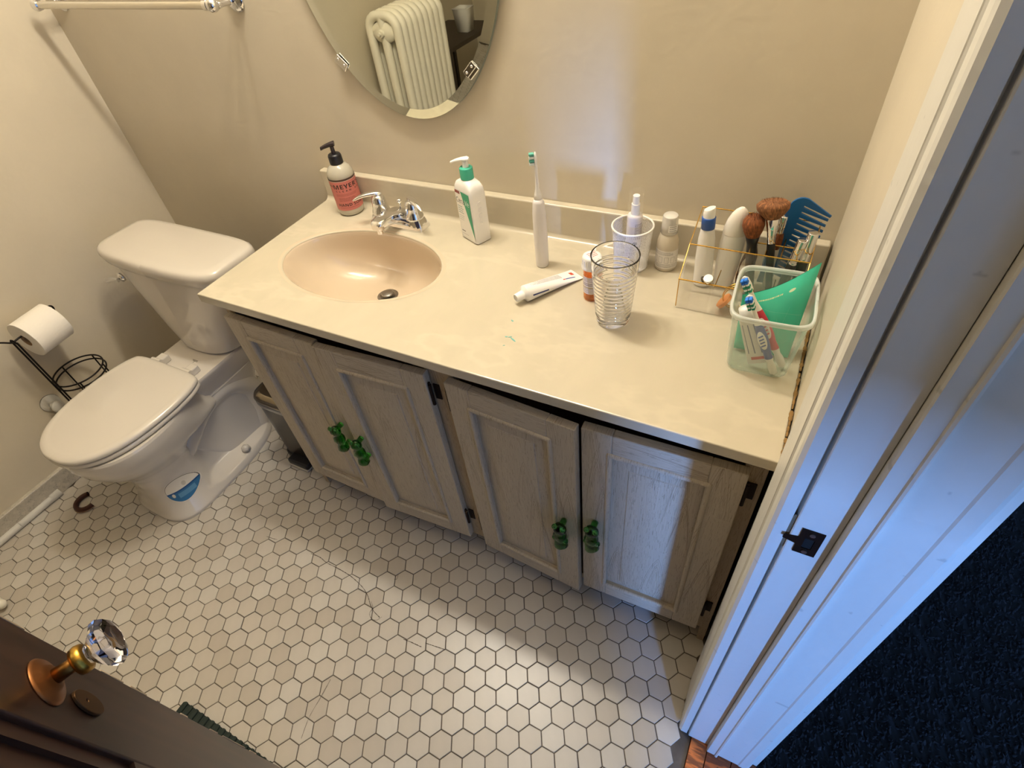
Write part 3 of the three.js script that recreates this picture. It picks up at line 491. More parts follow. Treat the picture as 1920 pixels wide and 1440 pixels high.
// ---------------------------------------------------------------- toilet
{
  const TX = -1.116, t = thing('toilet', 'white two-piece toilet with lid closed beside the vanity', 'toilet', [TX, 0, 0]);
  const N = 144;
  // egg outline: z front, z back, half width, squareness, where the widest point lies
  const egg = (y, zf, zb, hw, e = 0.92, wide = 0.55) => { const zc = zb + (zf - zb) * wide; return Array.from({ length: N }, (_, i) => { const a = i / N * 6.28319, c = Math.cos(a), s = Math.sin(a), p = (v, k) => Math.sign(v) * Math.pow(Math.abs(v), k); return V(hw * p(s, e), y, zc + (c > 0 ? zf - zc : zc - zb) * p(c, e)); }); };
  const ped = [[0, -0.143, -0.615, 0.146, 0.62, 0.7], [0.012, -0.142, -0.616, 0.147, 0.62, 0.7], [0.03, -0.148, -0.612, 0.138, 0.64, 0.7], [0.07, -0.158, -0.605, 0.122, 0.7, 0.7], [0.12, -0.163, -0.60, 0.112, 0.75, 0.7], [0.17, -0.158, -0.59, 0.110, 0.8, 0.68], [0.205, -0.143, -0.575, 0.118, 0.85, 0.66], [0.235, -0.120, -0.55, 0.135, 0.88, 0.62], [0.265, -0.097, -0.52, 0.153, 0.9, 0.6], [0.30, -0.079, -0.49, 0.168, 0.92, 0.58], [0.335, -0.070, -0.478, 0.176, 0.92, 0.57], [0.362, -0.068, -0.474, 0.177, 0.92, 0.57], [0.371, -0.071, -0.472, 0.174, 0.92, 0.57]];
  const sst = (a, b, v) => { const t = Math.min(1, Math.max(0, (v - a) / (b - a))); return t * t * (3 - 2 * t); };
  // the side is sunk behind the pedestal's front, above the foot flange
  const fine = []; for (let k = 0; k < ped.length - 1; k++) for (let q = 0; q < 3; q++) fine.push(ped[k].map((v, n) => THREE.MathUtils.lerp(v, ped[k + 1][n], q / 3))); fine.push(ped[ped.length - 1]);
  const rings = fine.map(a => egg(...a).map(p => { const w = sst(0.028, 0.045, p.y) * (1 - sst(0.20, 0.27, p.y)) * sst(0.305, 0.335, -p.z) * (1 - sst(0.56, 0.60, -p.z)); return V(p.x * (1 - 0.4 * w), p.y, p.z); }));
  const deckRing = (y, hw, z0, z1, e = 0.35) => Array.from({ length: 48 }, (_, i) => { const a = i / 48 * 6.28319, c = Math.cos(a), s = Math.sin(a), p = v => Math.sign(v) * Math.pow(Math.abs(v), e); return V(hw * p(s), y, (z0 + z1) / 2 + (z1 - z0) / 2 * p(c)); });
  const deck = loft([deckRing(0.26, 0.075, -0.70, -0.40), deckRing(0.32, 0.105, -0.75, -0.38), deckRing(0.362, 0.118, -0.765, -0.37), deckRing(0.373, 0.114, -0.76, -0.38)], true, true);
  const rear = loft([deckRing(0.0, 0.095, -0.66, -0.40, 0.5), deckRing(0.03, 0.088, -0.655, -0.40, 0.5), deckRing(0.15, 0.078, -0.655, -0.30, 0.6), deckRing(0.28, 0.092, -0.70, -0.30, 0.5)], true, true);
  const trap = s => tube([V(s * 0.045, 0.13, -0.26), V(s * 0.052, 0.20, -0.35), V(s * 0.05, 0.25, -0.44), V(s * 0.048, 0.25, -0.54), V(s * 0.046, 0.19, -0.605), V(s * 0.046, 0.10, -0.61), V(s * 0.045, 0.03, -0.575)], 0.046, 48, 18);
  mesh('bowl', join([loft(rings, true, true), deck, rear, trap(1), trap(-1)]), china, t);
  for (const s of [-1, 1]) mesh('bolt_cap', lathe([[0, 0.02], [0.008, 0.0185], [0.014, 0.011], [0.0155, 0], [0, 0]], 20).translate(s * 0.120, 0.036, -0.455), chinaLid, t);
  // seat ring and lid
  const half = [[0, -0.0615], [0.045, -0.066], [0.092, -0.087], [0.133, -0.130], [0.160, -0.195], [0.171, -0.275], [0.169, -0.36], [0.152, -0.43], [0.118, -0.455], [0, -0.458]];
  const outline = (g, y, back = 0) => { const pts = []; for (const [x, z] of half) pts.push(V(x, 0, z)); for (let i = half.length - 2; i > 0; i--) pts.push(V(-half[i][0], 0, half[i][1])); const cv = new THREE.CatmullRomCurve3(pts, true, 'catmullrom', 0.5); return Array.from({ length: 120 }, (_, i) => { const p = cv.getPoint(i / 120), q = cv.getTangent(i / 120); return V(p.x + q.z * g, y, p.z - q.x * g); }); };
  const sgn = outline(0.01, 0)[30].x > outline(0, 0)[30].x ? -1 : 1;             // +inset shrinks
  const O = (inset, y) => outline(sgn * inset, y);
  const sc = (k, y) => outline(0, y).map(p => V(p.x * k, p.y, -0.27 + (p.z + 0.27) * k));
  mesh('seat', loft([O(0.006, 0.3735), O(0.0015, 0.3755), O(0.0, 0.3795), O(0.0005, 0.3855), O(0.004, 0.3885)], true, true), chinaLid, t);
  mesh('lid', loft([O(0.006, 0.3905), O(0.001, 0.3922), O(-0.0005, 0.3965), O(0.0008, 0.4025), O(0.005, 0.4065), sc(0.935, 0.4085), sc(0.89, 0.4088), sc(0.87, 0.4081), sc(0.83, 0.4083), sc(0.5, 0.4095), sc(0.1, 0.410)], true, true), chinaLid, t);
  for (const s of [-1, 1]) { const h = mesh('hinge', join([rbox(s * 0.07 - 0.016, s * 0.07 + 0.016, 0.372, 0.397, -0.496, -0.452, 0.005, 3), rod(V(s * 0.07 - 0.02, 0.394, -0.462), V(s * 0.07 + 0.02, 0.394, -0.462), 0.008, 16)]), chinaLid, t); }
  // tank, tapering to its foot
  const tr = (y, hw, z0, z1, e, bow) => Array.from({ length: 96 }, (_, i) => { const a = i / 96 * 6.28319, c = Math.cos(a), s = Math.sin(a), p = v => Math.sign(v) * Math.pow(Math.abs(v), e), x = hw * p(s); return V(x, y, (z0 + z1) / 2 + (z1 - z0) / 2 * p(c) + (c > 0 ? bow * (1 - (x / hw) * (x / hw)) - bow * 0.5 : 0)); });
  mesh('tank', loft([tr(0.374, 0.118, -0.735, -0.572, 0.5, 0.02), tr(0.382, 0.130, -0.742, -0.566, 0.48, 0.022), tr(0.45, 0.160, -0.748, -0.565, 0.42, 0.02), tr(0.55, 0.200, -0.752, -0.567, 0.38, 0.018), tr(0.665, 0.240, -0.757, -0.57, 0.34, 0.016), tr(0.670, 0.240, -0.757, -0.57, 0.34, 0.016)], true, true), china, t);
  mesh('tank_lid', loft([tr(0.6655, 0.252, -0.764, -0.566, 0.34, 0.014), tr(0.668, 0.261, -0.769, -0.560, 0.34, 0.014), tr(0.688, 0.265, -0.771, -0.556, 0.34, 0.014), tr(0.702, 0.263, -0.769, -0.558, 0.34, 0.014), tr(0.709, 0.254, -0.762, -0.566, 0.35, 0.014), tr(0.712, 0.235, -0.748, -0.582, 0.38, 0.013), tr(0.713, 0.15, -0.70, -0.63, 0.5, 0.008)], true, true), chinaLid, t);
  const lv = new THREE.Group(); lv.name = 'flush_lever'; lv.position.set(-0.186, 0.617, -0.571); lv.scale.setScalar(1.35); t.add(lv);
  mesh('lever_hub', lathe([[0, 0], [0.011, 0], [0.0105, 0.005], [0.006, 0.009], [0, 0.010]], 20).rotateX(Math.PI / 2), chrome, lv);
  mesh('lever_arm', loft([0, 0.25, 0.5, 0.75, 1].map(k => Array.from({ length: 12 }, (_, i) => { const a = i / 12 * 6.28319, w = 0.005 + 0.002 * k; return V(-0.055 * k + 0.004, -0.014 * k * k + w * Math.cos(a), 0.014 + 0.003 * Math.sin(a)); })), true, true), chrome, lv);
  // embossed mark on the deck
  mesh('stamped_mark', join([box(-0.012, 0.012, 0.3731, 0.3734, -0.524, -0.5222), box(-0.007, 0.014, 0.3731, 0.3734, -0.520, -0.5185), box(0.001, 0.0025, 0.3731, 0.3734, -0.5185, -0.511)]).translate(0.025, 0.0, 0.0), std(0x6d675c, 0.6), t);
  // oval maker's sticker bent round the pedestal
  const stk = canvasTex(256, 160, (c, w, h) => {
    c.fillStyle = '#e4ddd0'; c.fillRect(0, 0, w, h); c.strokeStyle = '#5b574c'; c.lineWidth = 3; c.beginPath(); c.ellipse(w / 2, h / 2, w / 2 - 5, h / 2 - 5, 0, 0, 7); c.stroke();
    c.save(); c.beginPath(); c.ellipse(w / 2, h / 2, w / 2 - 4, h / 2 - 4, 0, 0, 7); c.clip(); c.fillStyle = '#2f6d9c'; c.fillRect(0, h * 0.5, w, h); c.fillStyle = '#1c4f84'; c.fillRect(0, h * 0.5, w, 9); c.fillStyle = '#5d93b8'; c.fillRect(40, h * 0.62, 130, 30); c.fillStyle = '#d8d2c2'; c.beginPath(); c.arc(205, h * 0.63, 13, 0, 7); c.fill(); c.fillStyle = '#c9c2b2'; c.beginPath(); c.arc(92, h * 0.36, 15, 0, 7); c.fill(); c.restore();
  });
  const P = (i, y) => { let k = 0; while (k < ped.length - 2 && ped[k + 1][0] < y) k++; const f = (y - ped[k][0]) / (ped[k + 1][0] - ped[k][0]); const a = egg(...ped[k]), b = egg(...ped[k + 1]), i0 = Math.floor(i), g = i - i0, m = (r) => r[i0 % N].clone().lerp(r[(i0 + 1) % N], g); return m(a).lerp(m(b), f); };
  const pos = [], uv = [], idx = [], R = 10, S = 40, ic = 26.0, yc = 0.104;
  for (let r = 0; r <= R; r++) for (let s = 0; s < S; s++) { const a = s / S * 6.28319, q = r / R, di = 10.0 * q * Math.cos(a), dy = 0.045 * q * Math.sin(a), p = P(ic + di, yc + dy), o = P(ic + di, yc + dy).sub(V(0, p.y, -0.32)).normalize(); pos.push(p.x + o.x * 0.0016, p.y, p.z + o.z * 0.0016); uv.push(0.5 - 0.5 * q * Math.cos(a), 0.5 + 0.5 * q * Math.sin(a)); }
  for (let r = 0; r < R; r++) for (let s = 0; s < S; s++) { const a = r * S + s, b = r * S + (s + 1) % S, c = a + S, d = b + S; idx.push(a, b, c, b, d, c); }
  const sg = new THREE.BufferGeometry(); sg.setAttribute('position', new THREE.Float32BufferAttribute(pos, 3)); sg.setAttribute('uv', new THREE.Float32BufferAttribute(uv, 2)); sg.setIndex(idx); sg.computeVertexNormals();
  const sm = mesh('sticker', sg, std(0xffffff, 0.4, { map: stk, side: THREE.DoubleSide }), t); sm.userData.label = 'oval blue and white sticker';
}

// ---------------------------------------------------------------- wire toilet paper stand and its roll
{
  const px = -1.436, pz = -0.262, s = thing('paper_stand', 'black wire toilet paper stand with a hoop basket behind the toilet', 'paper holder', [px, 0, pz]);
  const dir = V(-0.12, 0, -0.993);                                             // arm direction
  const side = V(0.993, 0, -0.12);
  const at = (a, b, y) => V(dir.x * a + side.x * b, y, dir.z * a + side.z * b);
  for (const b of [-0.011, 0.011]) mesh('upright', rod(at(0, b, 0.012), at(0, b, 0.56), 0.0028, 10), blackWire, s);
  mesh('arm', tube([at(0, 0.011, 0.555), at(-0.006, 0.011, 0.575), at(-0.004, 0.0, 0.562), at(0.02, 0.0, 0.563), at(0.07, 0.0, 0.560), at(0.128, 0.0, 0.560), at(0.142, 0.0, 0.567), at(0.146, 0.0, 0.581), at(0.139, 0, 0.589), at(0.132, 0, 0.584)], 0.0028, 60, 8), blackWire, s);
  mesh('brace', tube([at(0, -0.011, 0.555), at(-0.03, -0.011, 0.580), at(-0.05, -0.008, 0.575), at(-0.06, 0, 0.587)], 0.0026, 24, 8), blackWire, s);
  const bc = at(0.078, 0.0, 0);                                                 // basket centre
  const hoop = (y, r) => tube(Array.from({ length: 28 }, (_, i) => V(bc.x + r * Math.cos(i / 28 * 6.28319), y, bc.z + r * Math.sin(i / 28 * 6.28319))), 0.0026, 84, 8, true);
  mesh('hoop', hoop(0.372, 0.075), blackWire, s); mesh('hoop', hoop(0.355, 0.076), blackWire, s); mesh('hoop', hoop(0.01, 0.077), blackWire, s);
  for (let i = 0; i < 5; i++) { const a = 0.5 + i * 1.2566; mesh('basket_wire', rod(V(bc.x + 0.077 * Math.cos(a), 0.01, bc.z + 0.077 * Math.sin(a)), V(bc.x + 0.077 * Math.cos(a), 0.372, bc.z + 0.077 * Math.sin(a)), 0.0024, 8), blackWire, s); }
  mesh('base_wire', join([rod(at(0, 0, 0.01), V(bc.x + dir.x * 0.077, 0.01, bc.z + dir.z * 0.077), 0.0026, 8), rod(V(bc.x + side.x * 0.077, 0.01, bc.z + side.z * 0.077), V(bc.x - side.x * 0.077, 0.01, bc.z - side.z * 0.077), 0.0026, 8)]), blackWire, s);
  for (let i = 0; i < 3; i++) { const a = 0.6 + i * 2.094; mesh('foot', ball(bc.x + 0.077 * Math.cos(a), 0.005, bc.z + 0.077 * Math.sin(a), 0.005, 10), blackPlastic, s); }
  // roll
  const roll = thing('toilet_paper_roll', 'white toilet paper roll hanging on the black wire stand', 'toilet paper', [px + dir.x * 0.078, 0.560 - 0.0155, pz + dir.z * 0.078], Math.atan2(dir.x, dir.z));
  const L = 0.052, g = lathe([[0.0195, -L], [0.057, -L], [0.059, -L + 0.0015], [0.0592, L - 0.0015], [0.057, L], [0.0195, L], [0.0195, -L]], 64).rotateX(Math.PI / 2);
  mesh('paper', g, std(0xf1ebdf, 0.9, { bumpMap: wallBump, bumpScale: 0.0008 }), roll);
  mesh('core', lathe([[0.0193, -L], [0.0193, L], [0.0183, L], [0.0183, -L], [0.0193, -L]], 40).rotateX(Math.PI / 2), std(0xa98a63, 0.9), roll);
}
// supply valve on the side wall behind the toilet
{
  const v = thing('supply_valve', 'white painted water valve low on the wall behind the toilet', 'valve', [XL, 0.285, -0.235]);
  mesh('wall_flange', lathe([[0, 0], [0.03, 0], [0.029, 0.004], [0.012, 0.01], [0, 0.01]], 24).rotateZ(-Math.PI / 2), paintTrim, v);
  mesh('pipe', rod(V(0.005, 0, 0), V(0.03, 0, 0), 0.008), paintTrim, v);
  mesh('valve_body', join([ball(0.03, 0, 0, 0.015, 16), rod(V(0.03, 0, 0), V(0.045, 0, 0), 0.007)]), paintTrim, v);
  mesh('handle', ball(0, 0, 0, 1, 18).scale(0.008, 0.022, 0.019).translate(0.048, 0, 0), paintTrim, v);
}
// broken brown pipe collar on the floor
{
  const c = thing('pipe_collar', 'broken rusty brown pipe collar lying on the tiles under the bowl', 'pipe collar', [-1.39, 0, -0.075]);
  const g = new THREE.TorusGeometry(0.033, 0.0075, 10, 40, 3.9).rotateX(-Math.PI / 2).rotateY(2.4).scale(1, 1.2, 1).translate(0, 0.0085, 0);
  mesh('collar', g, std(0x4a2c20, 0.5, { metalness: 0.35 }), c);
  const lip = []; for (let i = 0; i <= 30; i++) { const a = 2.4 + i / 30 * 3.9; lip.push([a]); }
  const rg = [0.030, 0.042].map(r => lip.map(([a]) => V(r * Math.cos(a), r < 0.035 ? 0.013 : 0.004, -r * Math.sin(a))));
  const lg = loft([rg[0], rg[1]], false, false, false); mesh('flaking_lip', lg, std(0x8f6f55, 0.7, { side: THREE.DoubleSide }), c);
}

// ---------------------------------------------------------------- pedal bin between toilet and vanity
{
  const b = thing('pedal_bin', 'dark steel pedal bin squeezed between the toilet and vanity', 'trash can', [-0.785, 0, -0.615]);
  const rr4 = (hx, hz, y, e = 0.35) => Array.from({ length: 56 }, (_, i) => { const a = i / 56 * 6.28319, c = Math.cos(a), s = Math.sin(a), p = v => Math.sign(v) * Math.pow(Math.abs(v), e); return V(hx * p(c), y, hz * p(s)); });
  const dark = std(0x4a443c, 0.28, { metalness: 0.85 });
  mesh('base_ring', loft([rr4(0.10, 0.108, 0), rr4(0.10, 0.108, 0.018), rr4(0.097, 0.105, 0.022)], true, true), blackPlastic, b);
  mesh('body', loft([rr4(0.095, 0.103, 0.02), rr4(0.097, 0.105, 0.262)], true, true), dark, b);
  mesh('rim', loft([rr4(0.0985, 0.1065, 0.258), rr4(0.1005, 0.1085, 0.266), rr4(0.1005, 0.1085, 0.276), rr4(0.099, 0.107, 0.28)], true, true), std(0x8c8a86, 0.2, { metalness: 1 }), b);
  mesh('lid', loft([rr4(0.1, 0.108, 0.281), rr4(0.101, 0.109, 0.29), rr4(0.096, 0.104, 0.303), rr4(0.08, 0.088, 0.307)], true, true), std(0x8a8070, 0.16, { metalness: 1 }), b);
  mesh('pedal', rbox(-0.045, 0.045, 0.008, 0.034, 0.095, 0.135, 0.008, 3), blackPlastic, b);
  mesh('pedal_strip', rbox(-0.043, 0.043, 0.003, 0.011, 0.1, 0.138, 0.003), std(0xb9b3a6, 0.4), b);
}

// ---------------------------------------------------------------- dark ribbed mat on the floor behind the door
{
  const m = thing('bath_mat', 'dark green ribbed mat on the tiles behind the brown door', 'mat', [-0.2, 0, 0.42]);
  const dg = std(0x25302b, 0.85);
  mesh('mat_body', rbox(-0.352, 0.32, 0.0, 0.012, -0.213, 0.25, 0.004), dg, m);
  for (let i = 0; i < 34; i++) mesh('rib', rbox(-0.345 + i * 0.0195, -0.345 + i * 0.0195 + 0.011, 0.010, 0.0165, -0.215, 0.248, 0.003, 1), dg, m);
}

// ---------------------------------------------------------------- cast iron radiator on the side wall (seen in the mirror)
{
  const r = thing('radiator', 'white cast iron column radiator standing along the side wall', 'radiator', [-1.385, 0, 0.352]);
  const white = std(0xe9e3d2, 0.4);
  const loopPts = (hw, yb, yt, c) => { const a = []; const arc = (cx, cy, t0) => { for (let k = 0; k <= 6; k++) { const t = t0 + k / 6 * Math.PI / 2; a.push(V(cx + c * Math.cos(t), cy + c * Math.sin(t), 0)); } }; arc(hw - c, yt - c, 0); arc(-hw + c, yt - c, Math.PI / 2); for (let k = 1; k < 8; k++) a.push(V(-hw, yt - c - (yt - yb - 2 * c) * k / 8, 0)); arc(-hw + c, yb + c, Math.PI); arc(hw - c, yb + c, 1.5 * Math.PI); for (let k = 1; k < 8; k++) a.push(V(hw, yb + c + (yt - yb - 2 * c) * k / 8, 0)); return a; };
  const sec = join([tube(loopPts(0.077, 0.115, 0.935, 0.055), 0.021, 120, 12, true), rod(V(0, 0.12, 0), V(0, 0.93, 0), 0.0205, 12), ball(0, 0, 0, 0.045, 16).scale(1.5, 1, 0.47).translate(0, 0.87, 0), ball(0, 0, 0, 0.045, 16).scale(1.5, 1, 0.47).translate(0, 0.165, 0)]);
  for (let i = 0; i < 9; i++) mesh('section', sec, white, r).position.z = i * 0.0445;
  mesh('end_plug', join([rod(V(0, 0.87, -0.035), V(0, 0.87, 0), 0.017, 6), rod(V(0, 0.87, -0.045), V(0, 0.87, -0.03), 0.008, 8)]), white, r);
  mesh('end_plug', rod(V(0, 0.16, -0.035), V(0, 0.16, 0), 0.017, 6), white, r);
  for (const z of [0, 8 * 0.0445]) for (const x of [-0.08, 0.08]) mesh('foot', lathe([[0, 0], [0.024, 0], [0.02, 0.02], [0.015, 0.14], [0, 0.14]], 14).translate(x, 0, z), white, r);
  mesh('feed_pipe', join([tube([V(0, 0.16, -0.03), V(0, 0.15, -0.065), V(0, 0.10, -0.075), V(0, 0.03, -0.075), V(0.03, 0.022, -0.078), V(0.105, 0.022, -0.083)], 0.014, 40, 12), ball(0.108, 0.022, -0.083, 0.0145, 14)]), white, r);
}
{ // white bin on a dark shelf in the alcove
  const s = thing('alcove_shelf', 'dark wooden shelf unit in the alcove beyond the radiator', 'shelf', [-1.83, 0, 1.55]);
  const dk = std(0x40352a, 0.6);
  mesh('shelf_board', box(-0.2, 0.2, 0.53, 0.555, -0.32, 0.32), dk, s); mesh('shelf_board', box(-0.2, 0.2, 0.08, 0.1, -0.32, 0.32), dk, s);
  for (const x of [-0.185, 0.185]) for (const z of [-0.305, 0.305]) mesh('leg', box(x - 0.015, x + 0.015, 0, 0.53, z - 0.015, z + 0.015), dk, s);
  const b = thing('white_bin', 'small white tapered plastic bin on the dark alcove shelf', 'bin', [-1.74, 0.555, 1.62]);
  mesh('bin_body', lathe([[0, 0], [0.055, 0], [0.07, 0.125], [0.074, 0.127], [0.074, 0.133], [0.067, 0.133], [0.053, 0.004], [0, 0.004]], 4).rotateY(Math.PI / 4), whitePlastic, b);
}
// ---------------------------------------------------------------- things on the counter
const label = (w, h, draw) => canvasTex(w, h, draw);
const decal = (map, rough = 0.5) => std(0xffffff, rough, { map });
const sleeve = (r, y0, y1, a0, a1) => new THREE.CylinderGeometry(r, r, y1 - y0, 48, 1, true, a0, a1 - a0).translate(0, (y0 + y1) / 2, 0);
function textLines(c, x, y, w, n, step, col, hgt) { c.fillStyle = col; for (let i = 0; i < n; i++) { let q = x; while (q < x + w * rr(0.75, 1)) { const k = rr(4, 14); c.fillRect(q, y + i * step, k, hgt); q += k + rr(2, 5); } } }

{ // hand soap
  const b = thing('soap_bottle', 'clear pump bottle of hand soap with salmon label beside the faucet', 'soap bottle', [-0.556, HC, -0.872]);
  mesh('bottle', lathe([[0, 0.0015], [0.028, 0], [0.0325, 0.004], [0.034, 0.012], [0.034, 0.102], [0.0325, 0.112], [0.027, 0.122], [0.019, 0.1285], [0.0145, 0.131], [0.0145, 0.136], [0, 0.136]], 56), phys(0xe9e2cc, 0.12, { transmission: 0.45, thickness: 0.03, ior: 1.4 }), b);
  const map = label(1024, 512, (c, w, h) => {
    c.fillStyle = '#c8746a'; c.fillRect(0, 0, w, h); c.fillStyle = '#4a3228'; c.fillRect(0, 0, w, 30); c.fillStyle = '#e9d9c4'; c.fillRect(0, 30, w, 5);
    c.fillStyle = '#33211c'; c.textBaseline = 'alphabetic';
    c.font = 'bold 34px serif'; c.fillText('MRS.', 330, 118); c.font = 'bold 96px sans-serif'; c.fillText("MEYER'S", 405, 150); c.font = 'bold 40px sans-serif'; 'CLEAN DAY'.split('').forEach((ch, i) => c.fillText(ch, 430 + i * 42, 200));
    textLines(c, 420, 235, 330, 3, 14, '#8d3f37', 5); textLines(c, 440, 300, 220, 4, 16, '#7d352f', 6);
    c.fillStyle = '#33211c'; c.font = 'bold 64px sans-serif'; c.fillText('HAND SOAP', 405, 440); textLines(c, 420, 462, 300, 1, 14, '#7d352f', 6);
  });
  const f = 0.52;                                                 // the label's middle looks to the room
  mesh('label', sleeve(0.0345, 0.018, 0.101, f - Math.PI, f + Math.PI), decal(map, 0.45), b);
  mesh('collar', lathe([[0, 0.131], [0.0165, 0.131], [0.017, 0.133], [0.0168, 0.150], [0.0145, 0.1545], [0.009, 0.156], [0, 0.156]], 36), blackPlastic, b);
  mesh('pump_head', join([cyl(0.0055, 0.0048, 0.02, 20).translate(0, 0.155, 0), loft([0, 0.2, 0.45, 0.75, 1].map(k => { const d = -0.008 + 0.036 * k, w = 0.0082 - 0.0038 * k, h = 0.0062 - 0.002 * k, y = 0.179 - 0.006 * k * k - 0.002 * k, a = 2.5; return Array.from({ length: 16 }, (_, i) => { const t = i / 16 * 6.28319; return V(Math.cos(a) * d - Math.sin(a) * w * Math.cos(t), y + h * Math.sin(t), Math.sin(a) * d + Math.cos(a) * w * Math.cos(t)); }); }), true, true)]), std(0x2a2024, 0.35), b);
}
{ // face cleanser, rectangular pump bottle
  const b = thing('cleanser_bottle', 'white rectangular pump bottle with green collar and green label triangle', 'lotion bottle', [-0.158, HC, -0.853], -0.43);
  const ring = (y, hw, hd, e) => Array.from({ length: 64 }, (_, i) => { const a = i / 64 * 6.28319, c = Math.cos(a), s = Math.sin(a), p = v => Math.sign(v) * Math.pow(Math.abs(v), e); return V(hw * p(c), y, hd * p(s)); });
  mesh('bottle', loft([ring(0, 0.029, 0.0185, 0.25), ring(0.003, 0.0325, 0.0215, 0.22), ring(0.03, 0.0328, 0.0218, 0.22), ring(0.118, 0.0328, 0.0218, 0.22), ring(0.132, 0.0312, 0.0205, 0.26), ring(0.141, 0.027, 0.018, 0.34), ring(0.1465, 0.019, 0.0145, 0.6), ring(0.149, 0.0135, 0.0125, 1)], true, true), whitePlastic, b);
  const map = label(512, 1024, (c, w, h) => {
    c.fillStyle = '#f3efe6'; c.fillRect(0, 0, w, h); c.fillStyle = '#3aa57c'; c.beginPath(); c.moveTo(w * 0.42, 0); c.lineTo(w, 0); c.lineTo(w, h * 0.93); c.closePath(); c.fill();
    c.fillStyle = '#8c3a35'; c.fillRect(0, 4, w * 0.36, 62);
    c.fillStyle = '#1f2430'; c.font = '150px sans-serif'; c.fillText('Cera', 4, 262); c.fillStyle = '#eef3ee'; c.fillText('Ve', 318, 262);
    textLines(c, 30, 330, 220, 4, 46, '#5d8a86', 16); textLines(c, 30, 540, 200, 3, 44, '#a7b8b2', 12); c.fillStyle = '#8b837a'; c.fillRect(40, h * 0.86, 130, 26); textLines(c, 40, h * 0.93, 240, 1, 30, '#b5ada2', 10);
  });
  mesh('label', new THREE.PlaneGeometry(0.054, 0.116).translate(0, 0.066, 0.0222), decal(map, 0.4), b);
  mesh('embossed_name', join([0, 1, 2, 3].map(i => new THREE.TorusGeometry(0.0048, 0.0009, 6, 20, 4.6).rotateZ(0.8).rotateY(Math.PI / 2).translate(0.0330, 0.098 - i * 0.014, 0.0))), whitePlastic, b);
  const green = std(0x45b597, 0.35);
  mesh('collar', lathe([[0, 0.1485], [0.0148, 0.1485], [0.0152, 0.150], [0.0150, 0.172], [0.0125, 0.1745], [0, 0.1745]], 40), green, b);
  mesh('pump_head', join([cyl(0.0072, 0.0066, 0.015, 24).translate(0, 0.173, 0), loft([0, 0.15, 0.4, 0.7, 1].map(k => { const d = -0.011 + 0.046 * k, w = (k === 0 ? 0.004 : 0.0092 - 0.0058 * k), h = (k === 0 ? 0.003 : 0.0052 - 0.0025 * k), y = 0.1925 - 0.0105 * k * k, a = 2.62; return Array.from({ length: 16 }, (_, i) => { const t = i / 16 * 6.28319; return V(Math.cos(a) * d - Math.sin(a) * w * Math.cos(t), y + h * Math.sin(t), Math.sin(a) * d + Math.cos(a) * w * Math.cos(t)); }); }), true, true)]), whitePlastic, b);
}
{ // electric toothbrush
  const b = thing('electric_toothbrush', 'white electric toothbrush standing upright on the counter', 'toothbrush', [0.041, HC, -0.797]);
  mesh('handle', lathe([[0, 0], [0.0125, 0], [0.0138, 0.002], [0.0143, 0.02], [0.0148, 0.08], [0.0140, 0.125], [0.0118, 0.148], [0.0088, 0.1555], [0, 0.1555]], 40).scale(1, 1, 1), phys(0xe4dfdc, 0.28, { clearcoat: 0.3 }), b);
  mesh('neck', lathe([[0, 0.156], [0.0086, 0.156], [0.0070, 0.166], [0.0042, 0.178], [0.0032, 0.2], [0.0030, 0.226], [0, 0.226]], 24), whitePlastic, b);
  const head = mesh('brush_head', ball(0, 0, 0, 1, 20).scale(0.0032, 0.0145, 0.0058).translate(0, 0.236, 0), whitePlastic, b); head.rotation.y = 0.5;
  for (let i = 0; i < 4; i++) { const t = mesh('bristle_tuft', rbox(-0.0125, -0.0025, 0.2255 + i * 0.006, 0.2305 + i * 0.006, -0.0045, 0.0045, 0.0015), i % 2 ? std(0x5fae9a, 0.7) : std(0xdfe8e0, 0.7), b); t.rotation.y = 0.5; }
}
function pasteTube(t, L, R, W, map) {                                            // lies along local z, cap at +z
  const N = 40, rings = [];
  for (let k = 0; k <= 14; k++) { const f = k / 14, e = Math.pow(1 - f, 0.8), hw = THREE.MathUtils.lerp(R, W, Math.pow(f, 0.8)), hh = Math.max(0.0012, R * e); rings.push(Array.from({ length: N }, (_, i) => { const a = i / N * 6.28319; return V(hw * Math.cos(a), hh + (R * 0.3) * f * 0.3 + hh * Math.sin(a), L / 2 - f * L); })); }
  mesh('tube_body', loft(rings, true, true), std(0xffffff, 0.4, { map }), t);
  mesh('shoulder', loft([[1, 0], [1, 0.003], [0.62, 0.0065], [0.60, 0.008]].map(([k, d]) => Array.from({ length: N }, (_, i) => { const a = i / N * 6.28319; return V(R * k * Math.cos(a), R + R * k * Math.sin(a), L / 2 + d); })), true, true), whitePlastic, t);
  const capR = R * 0.56; mesh('cap', lathe([[0, 0], [capR, 0], [capR, 0.002], [capR * 0.86, 0.018], [capR * 0.7, 0.019], [capR * 0.62, 0.0165], [0, 0.0165]], 30).rotateX(Math.PI / 2).translate(0, R, L / 2 + 0.007), whitePlastic, t);
}
